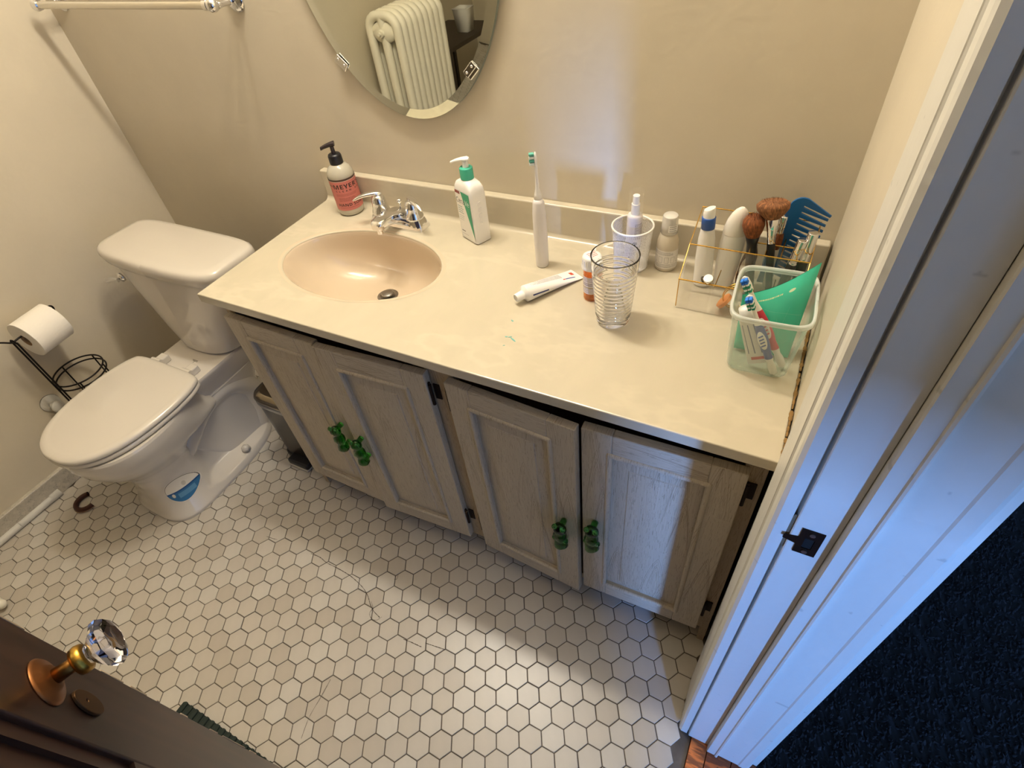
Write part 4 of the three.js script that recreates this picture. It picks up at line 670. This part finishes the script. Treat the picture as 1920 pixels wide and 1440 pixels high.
{ // big toothpaste tube lying down
  const map = label(1024, 512, (c, w, h) => { c.fillStyle = '#f1eee8'; c.fillRect(0, 0, w, h); });
  const map2 = canvasTex(1024, 1024, (c, w, h) => {
    c.fillStyle = '#f0ede7'; c.fillRect(0, 0, w, h);
    // u runs round the tube, v from cap to crimp
    textLinesV(c, w * 0.27, h * 0.32, 14, h * 0.62);
    c.fillStyle = '#c4432f'; c.fillRect(w * 0.24, h * 0.06, 90, 66); c.fillStyle = '#2f3f92'; c.fillRect(w * 0.15, h * 0.10, 26, 190); c.fillStyle = '#c2403a'; c.fillRect(w * 0.15, h * 0.29, 26, 46);
    c.fillStyle = '#2c3a78'; c.fillRect(w * 0.0, h * 0.66, 36, 300);
  });
  function textLinesV(c, x, y, n, L) { c.fillStyle = 'rgba(70,70,80,0.75)'; for (let i = 0; i < n; i++) { let q = y; const len = L * rr(0.7, 1); while (q < y + len) { const k = rr(6, 22); c.fillRect(x + i * 11 - 60, q, 6, k); q += k + rr(3, 6); } } }
  const A = V(0.0515, 0, -0.649), B = V(0.1285, 0, -0.787), d = A.clone().sub(B), mid = A.clone().add(B).multiplyScalar(0.5).addScaledVector(d.clone().normalize(), -0.010);
  const t = thing('toothpaste_tube', 'large white toothpaste tube lying on the counter with its cap on', 'toothpaste', [mid.x, HC, mid.z], Math.atan2(d.x, d.z));
  pasteTube(t, 0.132, 0.0172, 0.021, map2);
}
{ // pill bottle
  const b = thing('pill_bottle', 'amber prescription pill bottle with white cap behind the drinking glass', 'pill bottle', [0.184, HC, -0.722]);
  mesh('vial', lathe([[0, 0.001], [0.0145, 0], [0.0162, 0.003], [0.0165, 0.072], [0.0155, 0.072], [0.0150, 0.004], [0, 0.003]], 44), phys(0xffd080, 0.1, { transmission: 0.8, thickness: 0, ior: 1.4 }), b);
  const map = label(512, 256, (c, w, h) => { c.fillStyle = '#e9dfd8'; c.fillRect(0, 0, w, h); textLines(c, 20, 14, 470, 3, 22, '#9a8290', 8); textLines(c, 20, 90, 470, 2, 24, '#6c5560', 12); c.fillStyle = '#b59a52'; c.fillRect(0, 150, w, 12); textLines(c, 20, 172, 470, 3, 26, '#a2897f', 9); });
  mesh('label', sleeve(0.0168, 0.018, 0.057, -1.2, 3.0), decal(map), b);
  const pills = []; for (let i = 0; i < 14; i++) { const a = rr(0, 6.3), q = rr(0, 0.0095); pills.push(ball(0, 0, 0, 1, 8).scale(0.0042, 0.0024, 0.0042).rotateX(rr(-0.6, 0.6)).translate(q * Math.cos(a), 0.006 + 0.0035 * Math.floor(i / 5), q * Math.sin(a))); }
  const pm = mesh('pills', join(pills), std(0xd8752a, 0.6), b); pm.userData.kind = 'stuff';
  const cap = []; cap.push(lathe([[0, 0.0725], [0.0195, 0.0725], [0.020, 0.074], [0.020, 0.078], [0.0185, 0.081], [0.0182, 0.094], [0.0165, 0.098], [0.012, 0.0995], [0, 0.0995]], 48)); for (let i = 0; i < 24; i++) { const a = i / 24 * 6.28319; cap.push(rod(V(0.0183 * Math.cos(a), 0.082, 0.0183 * Math.sin(a)), V(0.0182 * Math.cos(a), 0.093, 0.0182 * Math.sin(a)), 0.0008, 5)); }
  mesh('cap', join(cap), whitePlastic, b);
  mesh('cap_print', join([0, 1, 2].map(i => box(-0.008, 0.008, 0.0995, 0.0997, -0.006 + i * 0.005, -0.0045 + i * 0.005))).rotateY(0.9), std(0xb8413a, 0.6), b);
}
{ // rippled drinking glass
  const out = [], inn = [], Hh = 0.146, r0 = 0.031, r1 = 0.0435;
  out.push([0, 0.0012], [0.02, 0.0006], [0.029, 0], [r0, 0.0025]);
  for (let i = 0; i <= 120; i++) { const y = 0.005 + (Hh - 0.008) * i / 120, k = y / Hh, r = r0 + (r1 - r0) * k, wav = (k > 0.12 && k < 0.82) ? 0.00075 * Math.sin(y * 6.28319 / 0.0085) : 0; out.push([r + wav, y]); }
  out.push([r1, Hh - 0.001], [r1 - 0.0009, Hh], [r1 - 0.0018, Hh - 0.001]);
  for (let i = 0; i <= 30; i++) { const y = Hh - 0.002 - (Hh - 0.014) * i / 30, r = r0 + (r1 - r0) * (y / Hh) - 0.0024; inn.push([r, y]); }
  inn.push([0.024, 0.0092], [0.012, 0.0082], [0, 0.008]);
  one('drinking_glass', 'empty rippled clear drinking glass standing on the counter', 'glass', lathe([...out, ...inn], 72), glass).position.set(0.248, HC + 0.0003, -0.668);
}
{ // white wire mesh cup
  const b = thing('mesh_cup', 'white wire mesh cup holding a travel spray', 'cup', [0.221, HC, -0.857]);
  const white = std(0xefeae2, 0.4), H = 0.093, r0 = 0.0345, r1 = 0.0415, rad = y => r0 + (r1 - r0) * y / H, w = [];
  for (const s of [-1, 1]) for (let i = 0; i < 64; i++) { const a0 = i / 64 * 6.28319, pts = []; for (let k = 0; k <= 6; k++) { const y = 0.003 + (H - 0.005) * k / 6, a = a0 + s * k / 6 * 0.62; pts.push(V(rad(y) * Math.cos(a), y, rad(y) * Math.sin(a))); } w.push(tube(pts, 0.00042, 8, 3)); }
  for (let k = 1; k < 26; k++) { const y = 0.003 + (H - 0.006) * k / 26; w.push(new THREE.TorusGeometry(rad(y), 0.00042, 3, 48).rotateX(Math.PI / 2).translate(0, y, 0)); }
  mesh('mesh_wall', join(w), white, b);
  mesh('rim', new THREE.TorusGeometry(r1, 0.0021, 10, 64).rotateX(Math.PI / 2).translate(0, H, 0), white, b);
  mesh('base', lathe([[0, 0], [r0, 0], [r0 + 0.0015, 0.001], [r0 + 0.0015, 0.004], [r0 - 0.001, 0.004], [r0 - 0.001, 0.0016], [0, 0.0016]], 48), white, b);
  const s = thing('travel_spray', 'slim white travel spray with clear cap inside the mesh cup', 'spray bottle', [0.222, HC + 0.002, -0.861]);
  s.rotation.set(0.03, 0, -0.02);
  mesh('bottle', lathe([[0, 0], [0.0142, 0], [0.0152, 0.002], [0.0152, 0.112], [0.0140, 0.116], [0.0095, 0.118], [0, 0.118]], 36), phys(0xe6e0de, 0.3), s);
  const map = label(256, 512, (c, ww, h) => { c.fillStyle = '#dfd9da'; c.fillRect(0, 0, ww, h); textLines(c, 110, 40, 120, 12, 18, '#4b4654', 7); c.fillStyle = '#2b2730'; c.beginPath(); c.arc(120, 300, 26, 0, 7); c.fill(); textLines(c, 90, 350, 140, 6, 20, '#5b5666', 9); });
  mesh('label', sleeve(0.0154, 0.02, 0.108, -1.0, 2.2), decal(map), s);
  mesh('nozzle', join([cyl(0.0088, 0.0085, 0.022, 24).translate(0, 0.118, 0), cyl(0.0068, 0.0066, 0.018, 24).translate(0, 0.139, 0)]), whitePlastic, s);
  mesh('cap', lathe([[0.0150, 0.117], [0.0150, 0.1655], [0.0140, 0.167], [0, 0.167]], 36), clearPlastic, s);
}
{ // frosted travel bottle
  const b = thing('frosted_bottle', 'small frosted bottle with white cap standing right of the mesh cup', 'bottle', [0.292, HC, -0.872]);
  b.userData.label = 'small frosted bottle with printed label between mesh cup and acrylic organizer';
  mesh('bottle', lathe([[0, 0], [0.0195, 0], [0.0215, 0.003], [0.022, 0.05], [0.0212, 0.064], [0.0175, 0.078], [0.0145, 0.085], [0, 0.085]], 40), phys(0xe8dcc4, 0.4, { transmission: 0.25, thickness: 0, ior: 1.4 }), b);
  const map = label(512, 256, (c, w, h) => { c.fillStyle = '#e6e0d6'; c.fillRect(0, 0, w, h); textLines(c, 20, 20, 300, 3, 16, '#7c756e', 6); c.strokeStyle = '#8f887f'; c.lineWidth = 3; for (let i = 0; i < 5; i++) c.strokeRect(30 + i * 80, 90, 50, 80); textLines(c, 20, 190, 440, 3, 18, '#7c756e', 6); });
  mesh('label', sleeve(0.0224, 0.008, 0.05, -1.3, 2.4), decal(map), b);
  mesh('cap', lathe([[0, 0.083], [0.0172, 0.083], [0.0160, 0.1], [0.0150, 0.118], [0.0135, 0.12], [0, 0.12]], 36), phys(0xf4f1ea, 0.15, { transmission: 0.5, thickness: 0 }), b);
  mesh('inner_cap', cyl(0.0115, 0.0112, 0.026, 24).translate(0, 0.09, 0), whitePlastic, b);
  const pm = label(256, 128, (c, w, h) => { c.clearRect(0, 0, w, h); c.fillStyle = '#f2eee6'; c.fillRect(0, 0, w, h); textLines(c, 30, 20, 200, 3, 34, '#4c4640', 10); });
  mesh('cap_print', sleeve(0.0167, 0.088, 0.104, 0.1, 1.4), decal(pm), b);
}

// ---------------------------------------------------------------- gold edged acrylic organizer
const OX = 0.347, OZ = -0.744;
{
  const o = thing('acrylic_organizer', 'clear acrylic makeup organizer with gold edges on the counter', 'organizer', [OX, HC, OZ]);
  const W = 0.208, D = 0.142, hF = 0.066, hM = 0.106, hB = 0.138, zM = -0.058, t = 0.002;
  const pane = (n, g) => mesh(n, g, clearPlastic, o);
  const sideShape = new THREE.Shape([[0, 0], [D, 0], [D, hB], [-zM, hM], [0, hF]].map(p => new THREE.Vector2(...p)));
  const sidePane = x => new THREE.ExtrudeGeometry(sideShape, { depth: t, bevelEnabled: false }).rotateY(Math.PI / 2).translate(x, 0.002, 0);
  pane('side_panel', sidePane(0)); pane('side_panel', sidePane(W - t));
  pane('front_panel', box(t, W - t, 0.002, hF, -t, 0)); pane('divider', box(t, W - t, 0.002, hM, zM - t, zM)); pane('back_panel', box(t, W - t, 0.002, hB, -D, -D + t));
  mesh('base_plate', rbox(-0.003, W + 0.003, 0, 0.004, -D - 0.003, 0.003, 0.0015), clearPlastic, o);
  for (const x of [0.064, 0.112, 0.16]) pane('divider', box(x, x + t, 0.004, 0.06, zM, -t));
  pane('divider', box(0.105, 0.105 + t, 0.004, 0.115, -D + t, zM - t));
  for (const x of [0.132, 0.158, 0.184]) pane('divider', box(x, x + t, 0.004, 0.104, -D + t, zM - t));
  pane('divider', box(0.107, W - t, 0.004, 0.104, -0.10, -0.10 + t));
  const e = (a, b, r = 0.0011) => mesh('gold_edge', rod(V(...a), V(...b), r, 8), gold, o);
  for (const x of [0.001, W - 0.001]) { e([x, hF, 0], [x, hM, zM]); e([x, hM, zM], [x, hB, -D]); e([x, 0.004, 0], [x, hF, 0], 0.0009); }
  e([0, hF, 0], [W, hF, 0], 0.0014); e([0, hM, zM], [W, hM, zM], 0.0013); e([0, hB, -D], [W, hB, -D], 0.0012);
  e([0.106, hM, zM], [0.106, 0.118, -D], 0.0012); for (const x of [0.133, 0.159, 0.185]) e([x, 0.105, zM], [x, 0.105, -D], 0.0012); e([0.107, 0.105, -0.099], [W, 0.105, -0.099], 0.0012);
  for (const x of [0.064, 0.112, 0.16]) e([x + 0.001, 0.061, -0.002], [x + 0.001, 0.061, zM], 0.0009);
}
const inOrg = (x, z) => [OX + x, HC + 0.0045, OZ + z];
function tilt(o, rx, rz) { o.rotation.x = rx; o.rotation.z = rz; }
{ // blue collared tube
  const b = thing('lotion_tube', 'white squeeze tube with blue collar in the acrylic organizer', 'tube', inOrg(0.030, -0.088)); tilt(b, 0, 0.05);
  const ring = (y, hw, hd) => Array.from({ length: 40 }, (_, i) => { const a = i / 40 * 6.28319; return V(hw * Math.cos(a), y, hd * Math.sin(a)); });
  mesh('tube_body', loft([ring(0, 0.0165, 0.012), ring(0.003, 0.0175, 0.0125), ring(0.06, 0.0172, 0.0128), ring(0.1, 0.0155, 0.0125), ring(0.118, 0.0128, 0.0118), ring(0.123, 0.0115, 0.0115)], true, true), whitePlastic, b);
  mesh('collar', lathe([[0, 0.1225], [0.0125, 0.1225], [0.0125, 0.144], [0.0115, 0.145], [0, 0.145]], 36), std(0x2459ae, 0.35), b);
  mesh('cap', loft([ring(0.1445, 0.0108, 0.0108), ring(0.152, 0.0108, 0.0106), ...[0.157, 0.161].map((y, k) => ring(y, 0.0106 - 0.001 * k, 0.0104 - 0.001 * k).map(p => V(p.x, p.y + 0.35 * p.x, p.z)))], true, true), whitePlastic, b);
}
{ // tapered deodorant
  const b = thing('deodorant_stick', 'white deodorant bottle with tapered pointed top in the acrylic organizer', 'deodorant', inOrg(0.068, -0.096)); tilt(b, -0.02, -0.03); b.rotation.y = 0.25;
  const ring = (y, hw, hd, dx = 0) => Array.from({ length: 40 }, (_, i) => { const a = i / 40 * 6.28319; return V(dx + hw * Math.cos(a), y, hd * Math.sin(a)); });
  mesh('bottle', loft([ring(0, 0.016, 0.010), ring(0.004, 0.0185, 0.0115), ring(0.05, 0.0215, 0.0135), ring(0.095, 0.0222, 0.0142), ring(0.112, 0.0212, 0.0140)], true, true), whitePlastic, b);
  mesh('cap', loft([ring(0.1125, 0.0216, 0.0143), ring(0.125, 0.0212, 0.0140, 0.0003), ring(0.140, 0.0188, 0.0128, 0.001), ring(0.152, 0.0146, 0.0105, 0.002), ring(0.160, 0.0095, 0.0074, 0.0027), ring(0.1642, 0.0040, 0.0034, 0.003)], true, true), phys(0xf1ebdf, 0.25), b);
}
{ // metal hair clip
  const c = thing('hair_clip', 'brown metal hair claw standing beside the deodorant in the organizer', 'hair clip', inOrg(0.094, -0.105)); tilt(c, 0.1, -0.2);
  const m = std(0x5a4636, 0.35, { metalness: 0.8 });
  for (const s of [-1, 1]) for (let i = 0; i < 4; i++) mesh('tooth', tube([V(s * 0.002, 0.09, -0.009 + i * 0.006), V(s * 0.011, 0.065, -0.009 + i * 0.006), V(s * 0.009, 0.03, -0.009 + i * 0.006), V(s * 0.002, 0.004, -0.009 + i * 0.006)], 0.0012, 16, 6), m, c);
  mesh('spine', rod(V(0, 0.09, -0.013), V(0, 0.09, 0.013), 0.0028, 10), m, c);
}
function makeupBrush(lbl, pos, rx, rz, o) {
  const b = thing('makeup_brush', lbl, 'makeup brush', pos, 0); tilt(b, rx, rz);
  const rings = o.profile.map(([r, y]) => Array.from({ length: 36 }, (_, i) => { const a = i / 36 * 6.28319; return V(r * Math.cos(a), y, r * (o.flat || 1) * Math.sin(a)); }));
  mesh('handle', lathe(o.handle, 28), o.handleMat, b);
  if (o.ferrule) mesh('ferrule', lathe(o.ferrule, 28), chrome, b);
  const hairTex = o.hair; const g = loft(rings, true, true);
  mesh('bristles', g, hairTex, b);
  // loose outer hairs
  const hs = []; const [rT, yT] = o.profile[o.profile.length - 2], y0 = o.profile[0][1], rB = o.profile[0][0];
  for (let i = 0; i < 160; i++) { const a = rr(0, 6.3), q = Math.sqrt(rnd()), h = rr(-0.002, 0.0028); hs.push(rod(V(rB * 0.9 * q * Math.cos(a), y0, rB * 0.9 * q * Math.sin(a) * (o.flat || 1)), V(rT * q * 1.04 * Math.cos(a), yT + (o.domed || 0) * (1 - q * q) + h, rT * q * 1.04 * Math.sin(a) * (o.flat || 1)), 0.00022, 3)); }
  const hm = mesh('loose_hairs', join(hs), hairTex, b); hm.userData.kind = 'stuff';
  return b;
}
const hairMap = dataTex(256, 256, (u, v) => { const k = 0.6 + 0.55 * n128(u * 128, v * 8) * (0.7 + 0.5 * n16(u * 16, v * 16)); return [150 * k, 98 * k, 60 * k]; }, true);
const brownHair = std(0xffffff, 0.85, { map: hairMap }), tanHair = std(0xf0d2b0, 0.85, { map: hairMap });
makeupBrush('short black handled kabuki brush with round tan bristles', inOrg(0.119, -0.080), 0.0, 0.12, { handleMat: blackPlastic, handle: [[0, 0], [0.0085, 0], [0.0095, 0.02], [0.0088, 0.08], [0.0092, 0.11], [0.0125, 0.126], [0, 0.126]], profile: [[0.0122, 0.125], [0.0165, 0.136], [0.0188, 0.146], [0.0182, 0.155], [0.0135, 0.162], [0.006, 0.165]], hair: tanHair, domed: 0.006 });
makeupBrush('tall makeup brush with wide brown bristles and tapered chrome ferrule', inOrg(0.157, -0.075), -0.03, 0.17, { handleMat: blackPlastic, handle: [[0, 0], [0.0035, 0], [0.006, 0.03], [0.0072, 0.11], [0.0068, 0.12], [0, 0.12]], ferrule: [[0, 0.119], [0.0072, 0.119], [0.0078, 0.138], [0.0112, 0.165], [0, 0.165]], profile: [[0.0112, 0.164], [0.0195, 0.173], [0.0262, 0.183], [0.0268, 0.191], [0.0215, 0.1955], [0.010, 0.1975]], hair: brownHair, flat: 0.7, domed: 0.004 });
makeupBrush('slim makeup brush under clear cap with brown bristles low in the organizer', inOrg(0.1455, -0.118), 0.02, 0.0, { handleMat: std(0xd9cfc0, 0.3), handle: [[0, 0], [0.006, 0], [0.007, 0.06], [0.007, 0.085], [0, 0.085]], ferrule: [[0, 0.1185], [0.0072, 0.1185], [0.0074, 0.15], [0.006, 0.152], [0, 0.152]], profile: [[0.0068, 0.084], [0.0085, 0.095], [0.0085, 0.108], [0.0075, 0.116], [0.007, 0.1185]], hair: tanHair });
{ // blue comb
  const c = thing('wide_tooth_comb', 'blue wide-tooth comb standing in the back of the organizer', 'comb', inOrg(0.152, -0.126)); c.rotation.set(0, 0.10, -0.12);
  const s = new THREE.Shape(); const H = 0.185, bw = 0.02;
  s.moveTo(-0.024, 0); s.lineTo(-0.026, 0.13); s.quadraticCurveTo(-0.034, 0.135, -0.028, 0.145); s.lineTo(-0.020, 0.172); s.quadraticCurveTo(-0.012, 0.186, 0.004, 0.182); s.lineTo(0.048, 0.160); s.lineTo(0.047, 0.157); s.lineTo(0.0, 0.170);
  for (let i = 0; i < 13; i++) { const y = 0.166 - i * 0.0112, L = 0.046 - Math.max(0, i - 3) * 0.0014; s.lineTo(0.0, y); s.lineTo(L, y - 0.0135); s.lineTo(L, y - 0.0165); s.lineTo(0.0, y - 0.0075); }
  s.lineTo(0.0, 0.0); s.closePath();
  const g = new THREE.ExtrudeGeometry(s, { depth: 0.0026, bevelEnabled: true, bevelSize: 0.0006, bevelThickness: 0.0006, bevelSegments: 1 }).translate(0, 0, -0.0013);
  mesh('comb_body', g, std(0x125a96, 0.3), c);
}
const lip = (lbl, pos, rx, rz, h, base) => { const l = thing('lipstick_tube', lbl, 'lipstick', pos); tilt(l, rx, rz); mesh('tube_base', lathe([[0, 0], [0.0082, 0], [0.0085, 0.001], [0.0085, h * 0.66], [0, h * 0.66]], 28), base, l); mesh('cap', lathe([[0, h * 0.665], [0.0088, h * 0.665], [0.0088, h - 0.001], [0.0078, h], [0, h]], 28), chrome, l); mesh('band', lathe([[0.0087, h * 0.64], [0.0089, h * 0.645], [0.0089, h * 0.66], [0.0087, h * 0.665]], 28), chrome, l); return l; };
lip('black lipstick tube with tall silver cap at the organizer corner', inOrg(0.194, -0.078), 0.0, -0.03, 0.148, blackPlastic);
lip('slimmer dark tube with chrome neck leaning next to the comb', inOrg(0.170, -0.078), 0.04, -0.12, 0.136, std(0x1f1a20, 0.3));
{ // watch and bracelets in the front row
  const w = thing('wrist_watch', 'small silver watch hung over the organizer front edge', 'watch', [OX + 0.052, HC + 0.0745, OZ - 0.004]); w.rotation.set(0.5, -0.3, 0.1);
  mesh('watch_case', lathe([[0, 0.003], [0.008, 0.003], [0.009, 0.0015], [0.009, -0.0025], [0, -0.0025]], 28), chrome, w); mesh('dial', cyl(0.0076, 0.0076, 0.0004, 28).translate(0, 0.003, 0), std(0xe8e4da, 0.3), w);
  mesh('strap', tube([V(-0.008, 0, 0), V(-0.014, -0.006, 0), V(-0.012, -0.016, 0.002), V(-0.002, -0.020, 0.002)], 0.0016, 20, 6), std(0x6e6558, 0.4, { metalness: 0.7 }), w);
  const bg = thing('bangle_bracelet', 'pair of thin gold bangles standing in the organizer front row', 'bracelet', [OX + 0.107, HC + 0.033, OZ - 0.027], 0.35);
  for (const z of [-0.003, 0.003]) mesh('bangle', new THREE.TorusGeometry(0.027, 0.0011, 8, 56).translate(0, 0, z), gold, bg);
  const pc = one('powder_compact', 'orange tinted round compact lying in the organizer front row', 'compact', new THREE.CylinderGeometry(0.016, 0.016, 0.006, 36).rotateZ(0.9), std(0xd98a45, 0.35)); pc.position.set(OX + 0.085, HC + 0.0215, OZ - 0.02);
}

// ---------------------------------------------------------------- translucent plastic tub by the wall and what it holds
const BX = 0.5145, BZ = -0.668, BT = 0.05;
const tubWorld = (x, y, z) => { const c = Math.cos(BT), s = Math.sin(BT); return [BX + c * x + s * z, HC + y, BZ - s * x + c * z]; };
{
  const b = thing('plastic_tub', 'translucent square plastic tub by the wall holding toothbrushes and a green pouch', 'container', [BX, HC, BZ], BT);
  const ring = (hx, hz, y, e = 0.36) => Array.from({ length: 64 }, (_, i) => { const a = i / 64 * 6.28319, c = Math.cos(a), s = Math.sin(a), p = v => Math.sign(v) * Math.pow(Math.abs(v), e); return V(hx * p(c), y, hz * p(s)); });
  const frost = phys(0xf2f7f3, 0.3, { transmission: 0.88, thickness: 0, ior: 1.4 });
  mesh('tub_wall', loft([ring(0.040, 0.046, 0.0005), ring(0.047, 0.058, 0.0015), ring(0.0495, 0.0605, 0.006), ring(0.058, 0.0705, 0.118), ring(0.0585, 0.071, 0.122)], true, false), frost, b);
  mesh('rim', loft([ring(0.0583, 0.0708, 0.116), ring(0.0622, 0.0747, 0.1165), ring(0.0628, 0.0753, 0.121), ring(0.0620, 0.0745, 0.1245), ring(0.0585, 0.071, 0.1245), ring(0.0578, 0.0703, 0.121)], false, false), phys(0xf2f6f2, 0.3, { transmission: 0.55, thickness: 0 }), b);
}
{ // green sealed pouch
  const p = thing('green_pouch', 'teal green plastic pouch standing in the translucent tub', 'pouch', tubWorld(0.002, 0.003, -0.008), BT);
  const N = 26, M = 22, pos = [], uv = [], idx = [];
  // an envelope: outline quad in x,y with a slant; two puffed faces
  const face = s => { const base = pos.length / 3; for (let j = 0; j <= M; j++) for (let i = 0; i <= N; i++) { const u = i / N, v = j / M; const xl = THREE.MathUtils.lerp(-0.044, -0.050, v), xr = THREE.MathUtils.lerp(0.044, 0.052, v), yt = 0.112 + 0.046 * u - 0.012 * Math.sin(Math.PI * u), x = THREE.MathUtils.lerp(xl, xr, u), y = v * yt; const puff = Math.pow(Math.max(0, Math.sin(Math.PI * u) * Math.sin(Math.PI * Math.min(1, v * 1.03))), 0.55), wr = 0.0016 * (fbm(u * 0.9 + s, v * 0.9 + 2) - 0.5) + 0.0012 * Math.sin(16 * (u + v * 0.6)) * puff; const slant = THREE.MathUtils.lerp(0.012, -0.012, v) + THREE.MathUtils.lerp(0.022, -0.030, u) * v; pos.push(x, y, slant + s * (0.0006 + 0.017 * puff + wr)); uv.push(u, v); } for (let j = 0; j < M; j++) for (let i = 0; i < N; i++) { const a = base + j * (N + 1) + i, b2 = a + 1, c = a + N + 1, d = c + 1; s > 0 ? idx.push(a, b2, c, b2, d, c) : idx.push(a, c, b2, b2, c, d); } };
  face(1); face(-1);
  const g = new THREE.BufferGeometry(); g.setAttribute('position', new THREE.Float32BufferAttribute(pos, 3)); g.setAttribute('uv', new THREE.Float32BufferAttribute(uv, 2)); g.setIndex(idx); g.computeVertexNormals();
  const map = label(512, 512, (c, w, h) => { c.fillStyle = '#3ccbab'; c.fillRect(0, 0, w, h); textLines(c, 130, 56, 190, 1, 20, 'rgba(226,232,180,0.9)', 9); c.fillStyle = 'rgba(232,238,200,0.9)'; c.beginPath(); c.ellipse(360, 60, 22, 9, 0, 0, 7); c.fill(); c.strokeStyle = 'rgba(200,236,224,0.35)'; c.lineWidth = 2; for (let i = 0; i < 5; i++) { c.beginPath(); c.moveTo(rr(0, w), rr(120, h)); c.lineTo(rr(0, w), rr(120, h)); c.stroke(); } });
  mesh('pouch_film', g, phys(0xffffff, 0.2, { map, clearcoat: 0.5, clearcoatRoughness: 0.1 }), p);
}
function manualBrush(lbl, a, b, col, white) {
  const d = b.clone().sub(a), L = d.length(), t = thing('toothbrush', lbl, 'toothbrush', [a.x, a.y, a.z], 0, 'toothbrushes in the tub');
  // local y up the brush, local z the bristle side facing the camera side
  const y = d.clone().normalize(), z0 = V(-0.15, 0.35, 1), x = V().crossVectors(y, z0).normalize(), z = V().crossVectors(x, y);
  t.quaternion.setFromRotationMatrix(new THREE.Matrix4().makeBasis(x, y, z));
  const sec = (yy, w, h) => Array.from({ length: 20 }, (_, i) => { const q = i / 20 * 6.28319; return V(w * Math.cos(q), yy, h * Math.sin(q)); });
  const k = L / 0.185, wm = std(0xf0ece2, 0.35), cm = std(col, 0.35);
  mesh('handle_end', loft([sec(0.0, 0.002, 0.002), sec(0.003 * k, 0.0062, 0.0042), sec(0.02 * k, 0.0068, 0.0048), sec(0.03 * k, 0.005, 0.0042), sec(0.04 * k, 0.0066, 0.0048)], true, true), wm, t);
  mesh('grip', loft([sec(0.04 * k, 0.0066, 0.005), sec(0.055 * k, 0.0062, 0.0048), sec(0.07 * k, 0.0082, 0.0058), sec(0.09 * k, 0.0086, 0.0062), sec(0.108 * k, 0.007, 0.0054), sec(0.12 * k, 0.0058, 0.0048)], true, true), cm, t);
  mesh('grip_pad', ball(0, 0, 0, 1, 20).scale(0.0066, 0.021 * k, 0.0016).translate(0, 0.086 * k, 0.0056), wm, t);
  for (let i = 0; i < 4; i++) mesh('grip_rib', rbox(-0.0042, 0.0042, -0.0012, 0.0012, -0.0008, 0.0012, 0.0008).rotateZ(0.35).translate(0, (0.075 + i * 0.0072) * k, 0.0068), cm, t);
  mesh('neck', loft([sec(0.12 * k, 0.0058, 0.0048), sec(0.135 * k, 0.0036, 0.0034), sec(0.156 * k, 0.0034, 0.003), sec(0.160 * k, 0.0058, 0.0026), sec(0.17 * k, 0.0068, 0.0026), sec(0.182 * k, 0.0058, 0.0024), sec(0.185 * k, 0.002, 0.0016)], true, true), wm, t);
  const cols = [0x1f8f6c, 0xdfeee8, 0x1f8f6c, 0xe8efe9, 0x2470d0, 0x2f7ee0];
  for (let i = 0; i < 6; i++) for (const s of [-1, 1]) mesh('bristle_tuft', rbox(s * 0.0029 - 0.0025, s * 0.0029 + 0.0025, (0.1595 + i * 0.0041) * k, (0.1628 + i * 0.0041) * k, 0.002, 0.0115, 0.001, 1), std(cols[i], 0.7), t);
}
const W3 = (x, y, z) => V(...tubWorld(x, y, z));
manualBrush('blue handled toothbrush leaning in the translucent tub', W3(0.0285, 0.006, 0.054), W3(-0.0385, 0.148, 0.047), 0x2d4f96);
manualBrush('red handled toothbrush leaning in the translucent tub', W3(0.0405, 0.007, 0.034), W3(-0.052, 0.160, 0.018), 0xc8394a);
{ // flattened small toothpaste tube in the tub
  const map = canvasTex(256, 512, (c, w, h) => { c.fillStyle = '#f0ece5'; c.fillRect(0, 0, w, h); c.fillStyle = '#56607e'; for (let i = 0; i < 5; i++) c.fillRect(16 + i * 26, 60, 4, 330); c.fillStyle = '#c5413b'; c.fillRect(30, 430, 60, 34); });
  const t = thing('small_toothpaste_tube', 'flattened white toothpaste tube standing behind toothbrushes in tub', 'toothpaste', [0, 0, 0]);
  const a = W3(0.004, 0.011, 0.0435), b = W3(-0.040, 0.119, 0.044), y = b.clone().sub(a), L = y.length(); y.normalize(); const x = V().crossVectors(y, V(0, 0.25, 1)).normalize(), z = V().crossVectors(x, y);
  t.position.copy(a); t.quaternion.setFromRotationMatrix(new THREE.Matrix4().makeBasis(x, y, z));
  const rings = []; for (let k = 0; k <= 8; k++) { const f = k / 8, hw = THREE.MathUtils.lerp(0.019, 0.0135, f), hh = THREE.MathUtils.lerp(0.001, 0.006, f); rings.push(Array.from({ length: 28 }, (_, i) => { const q = i / 28 * 6.28319; return V(hw * Math.cos(q), f * (L - 0.02), hh * Math.sin(q) - 0.004); })); }
  mesh('tube_body', loft(rings, true, true), std(0xffffff, 0.4, { map }), t);
  mesh('cap', lathe([[0, 0], [0.0095, 0], [0.0105, 0.003], [0.0098, 0.018], [0, 0.019]], 28).translate(0, L - 0.019, -0.004), whitePlastic, t);
}

renderer.render(scene, camera);
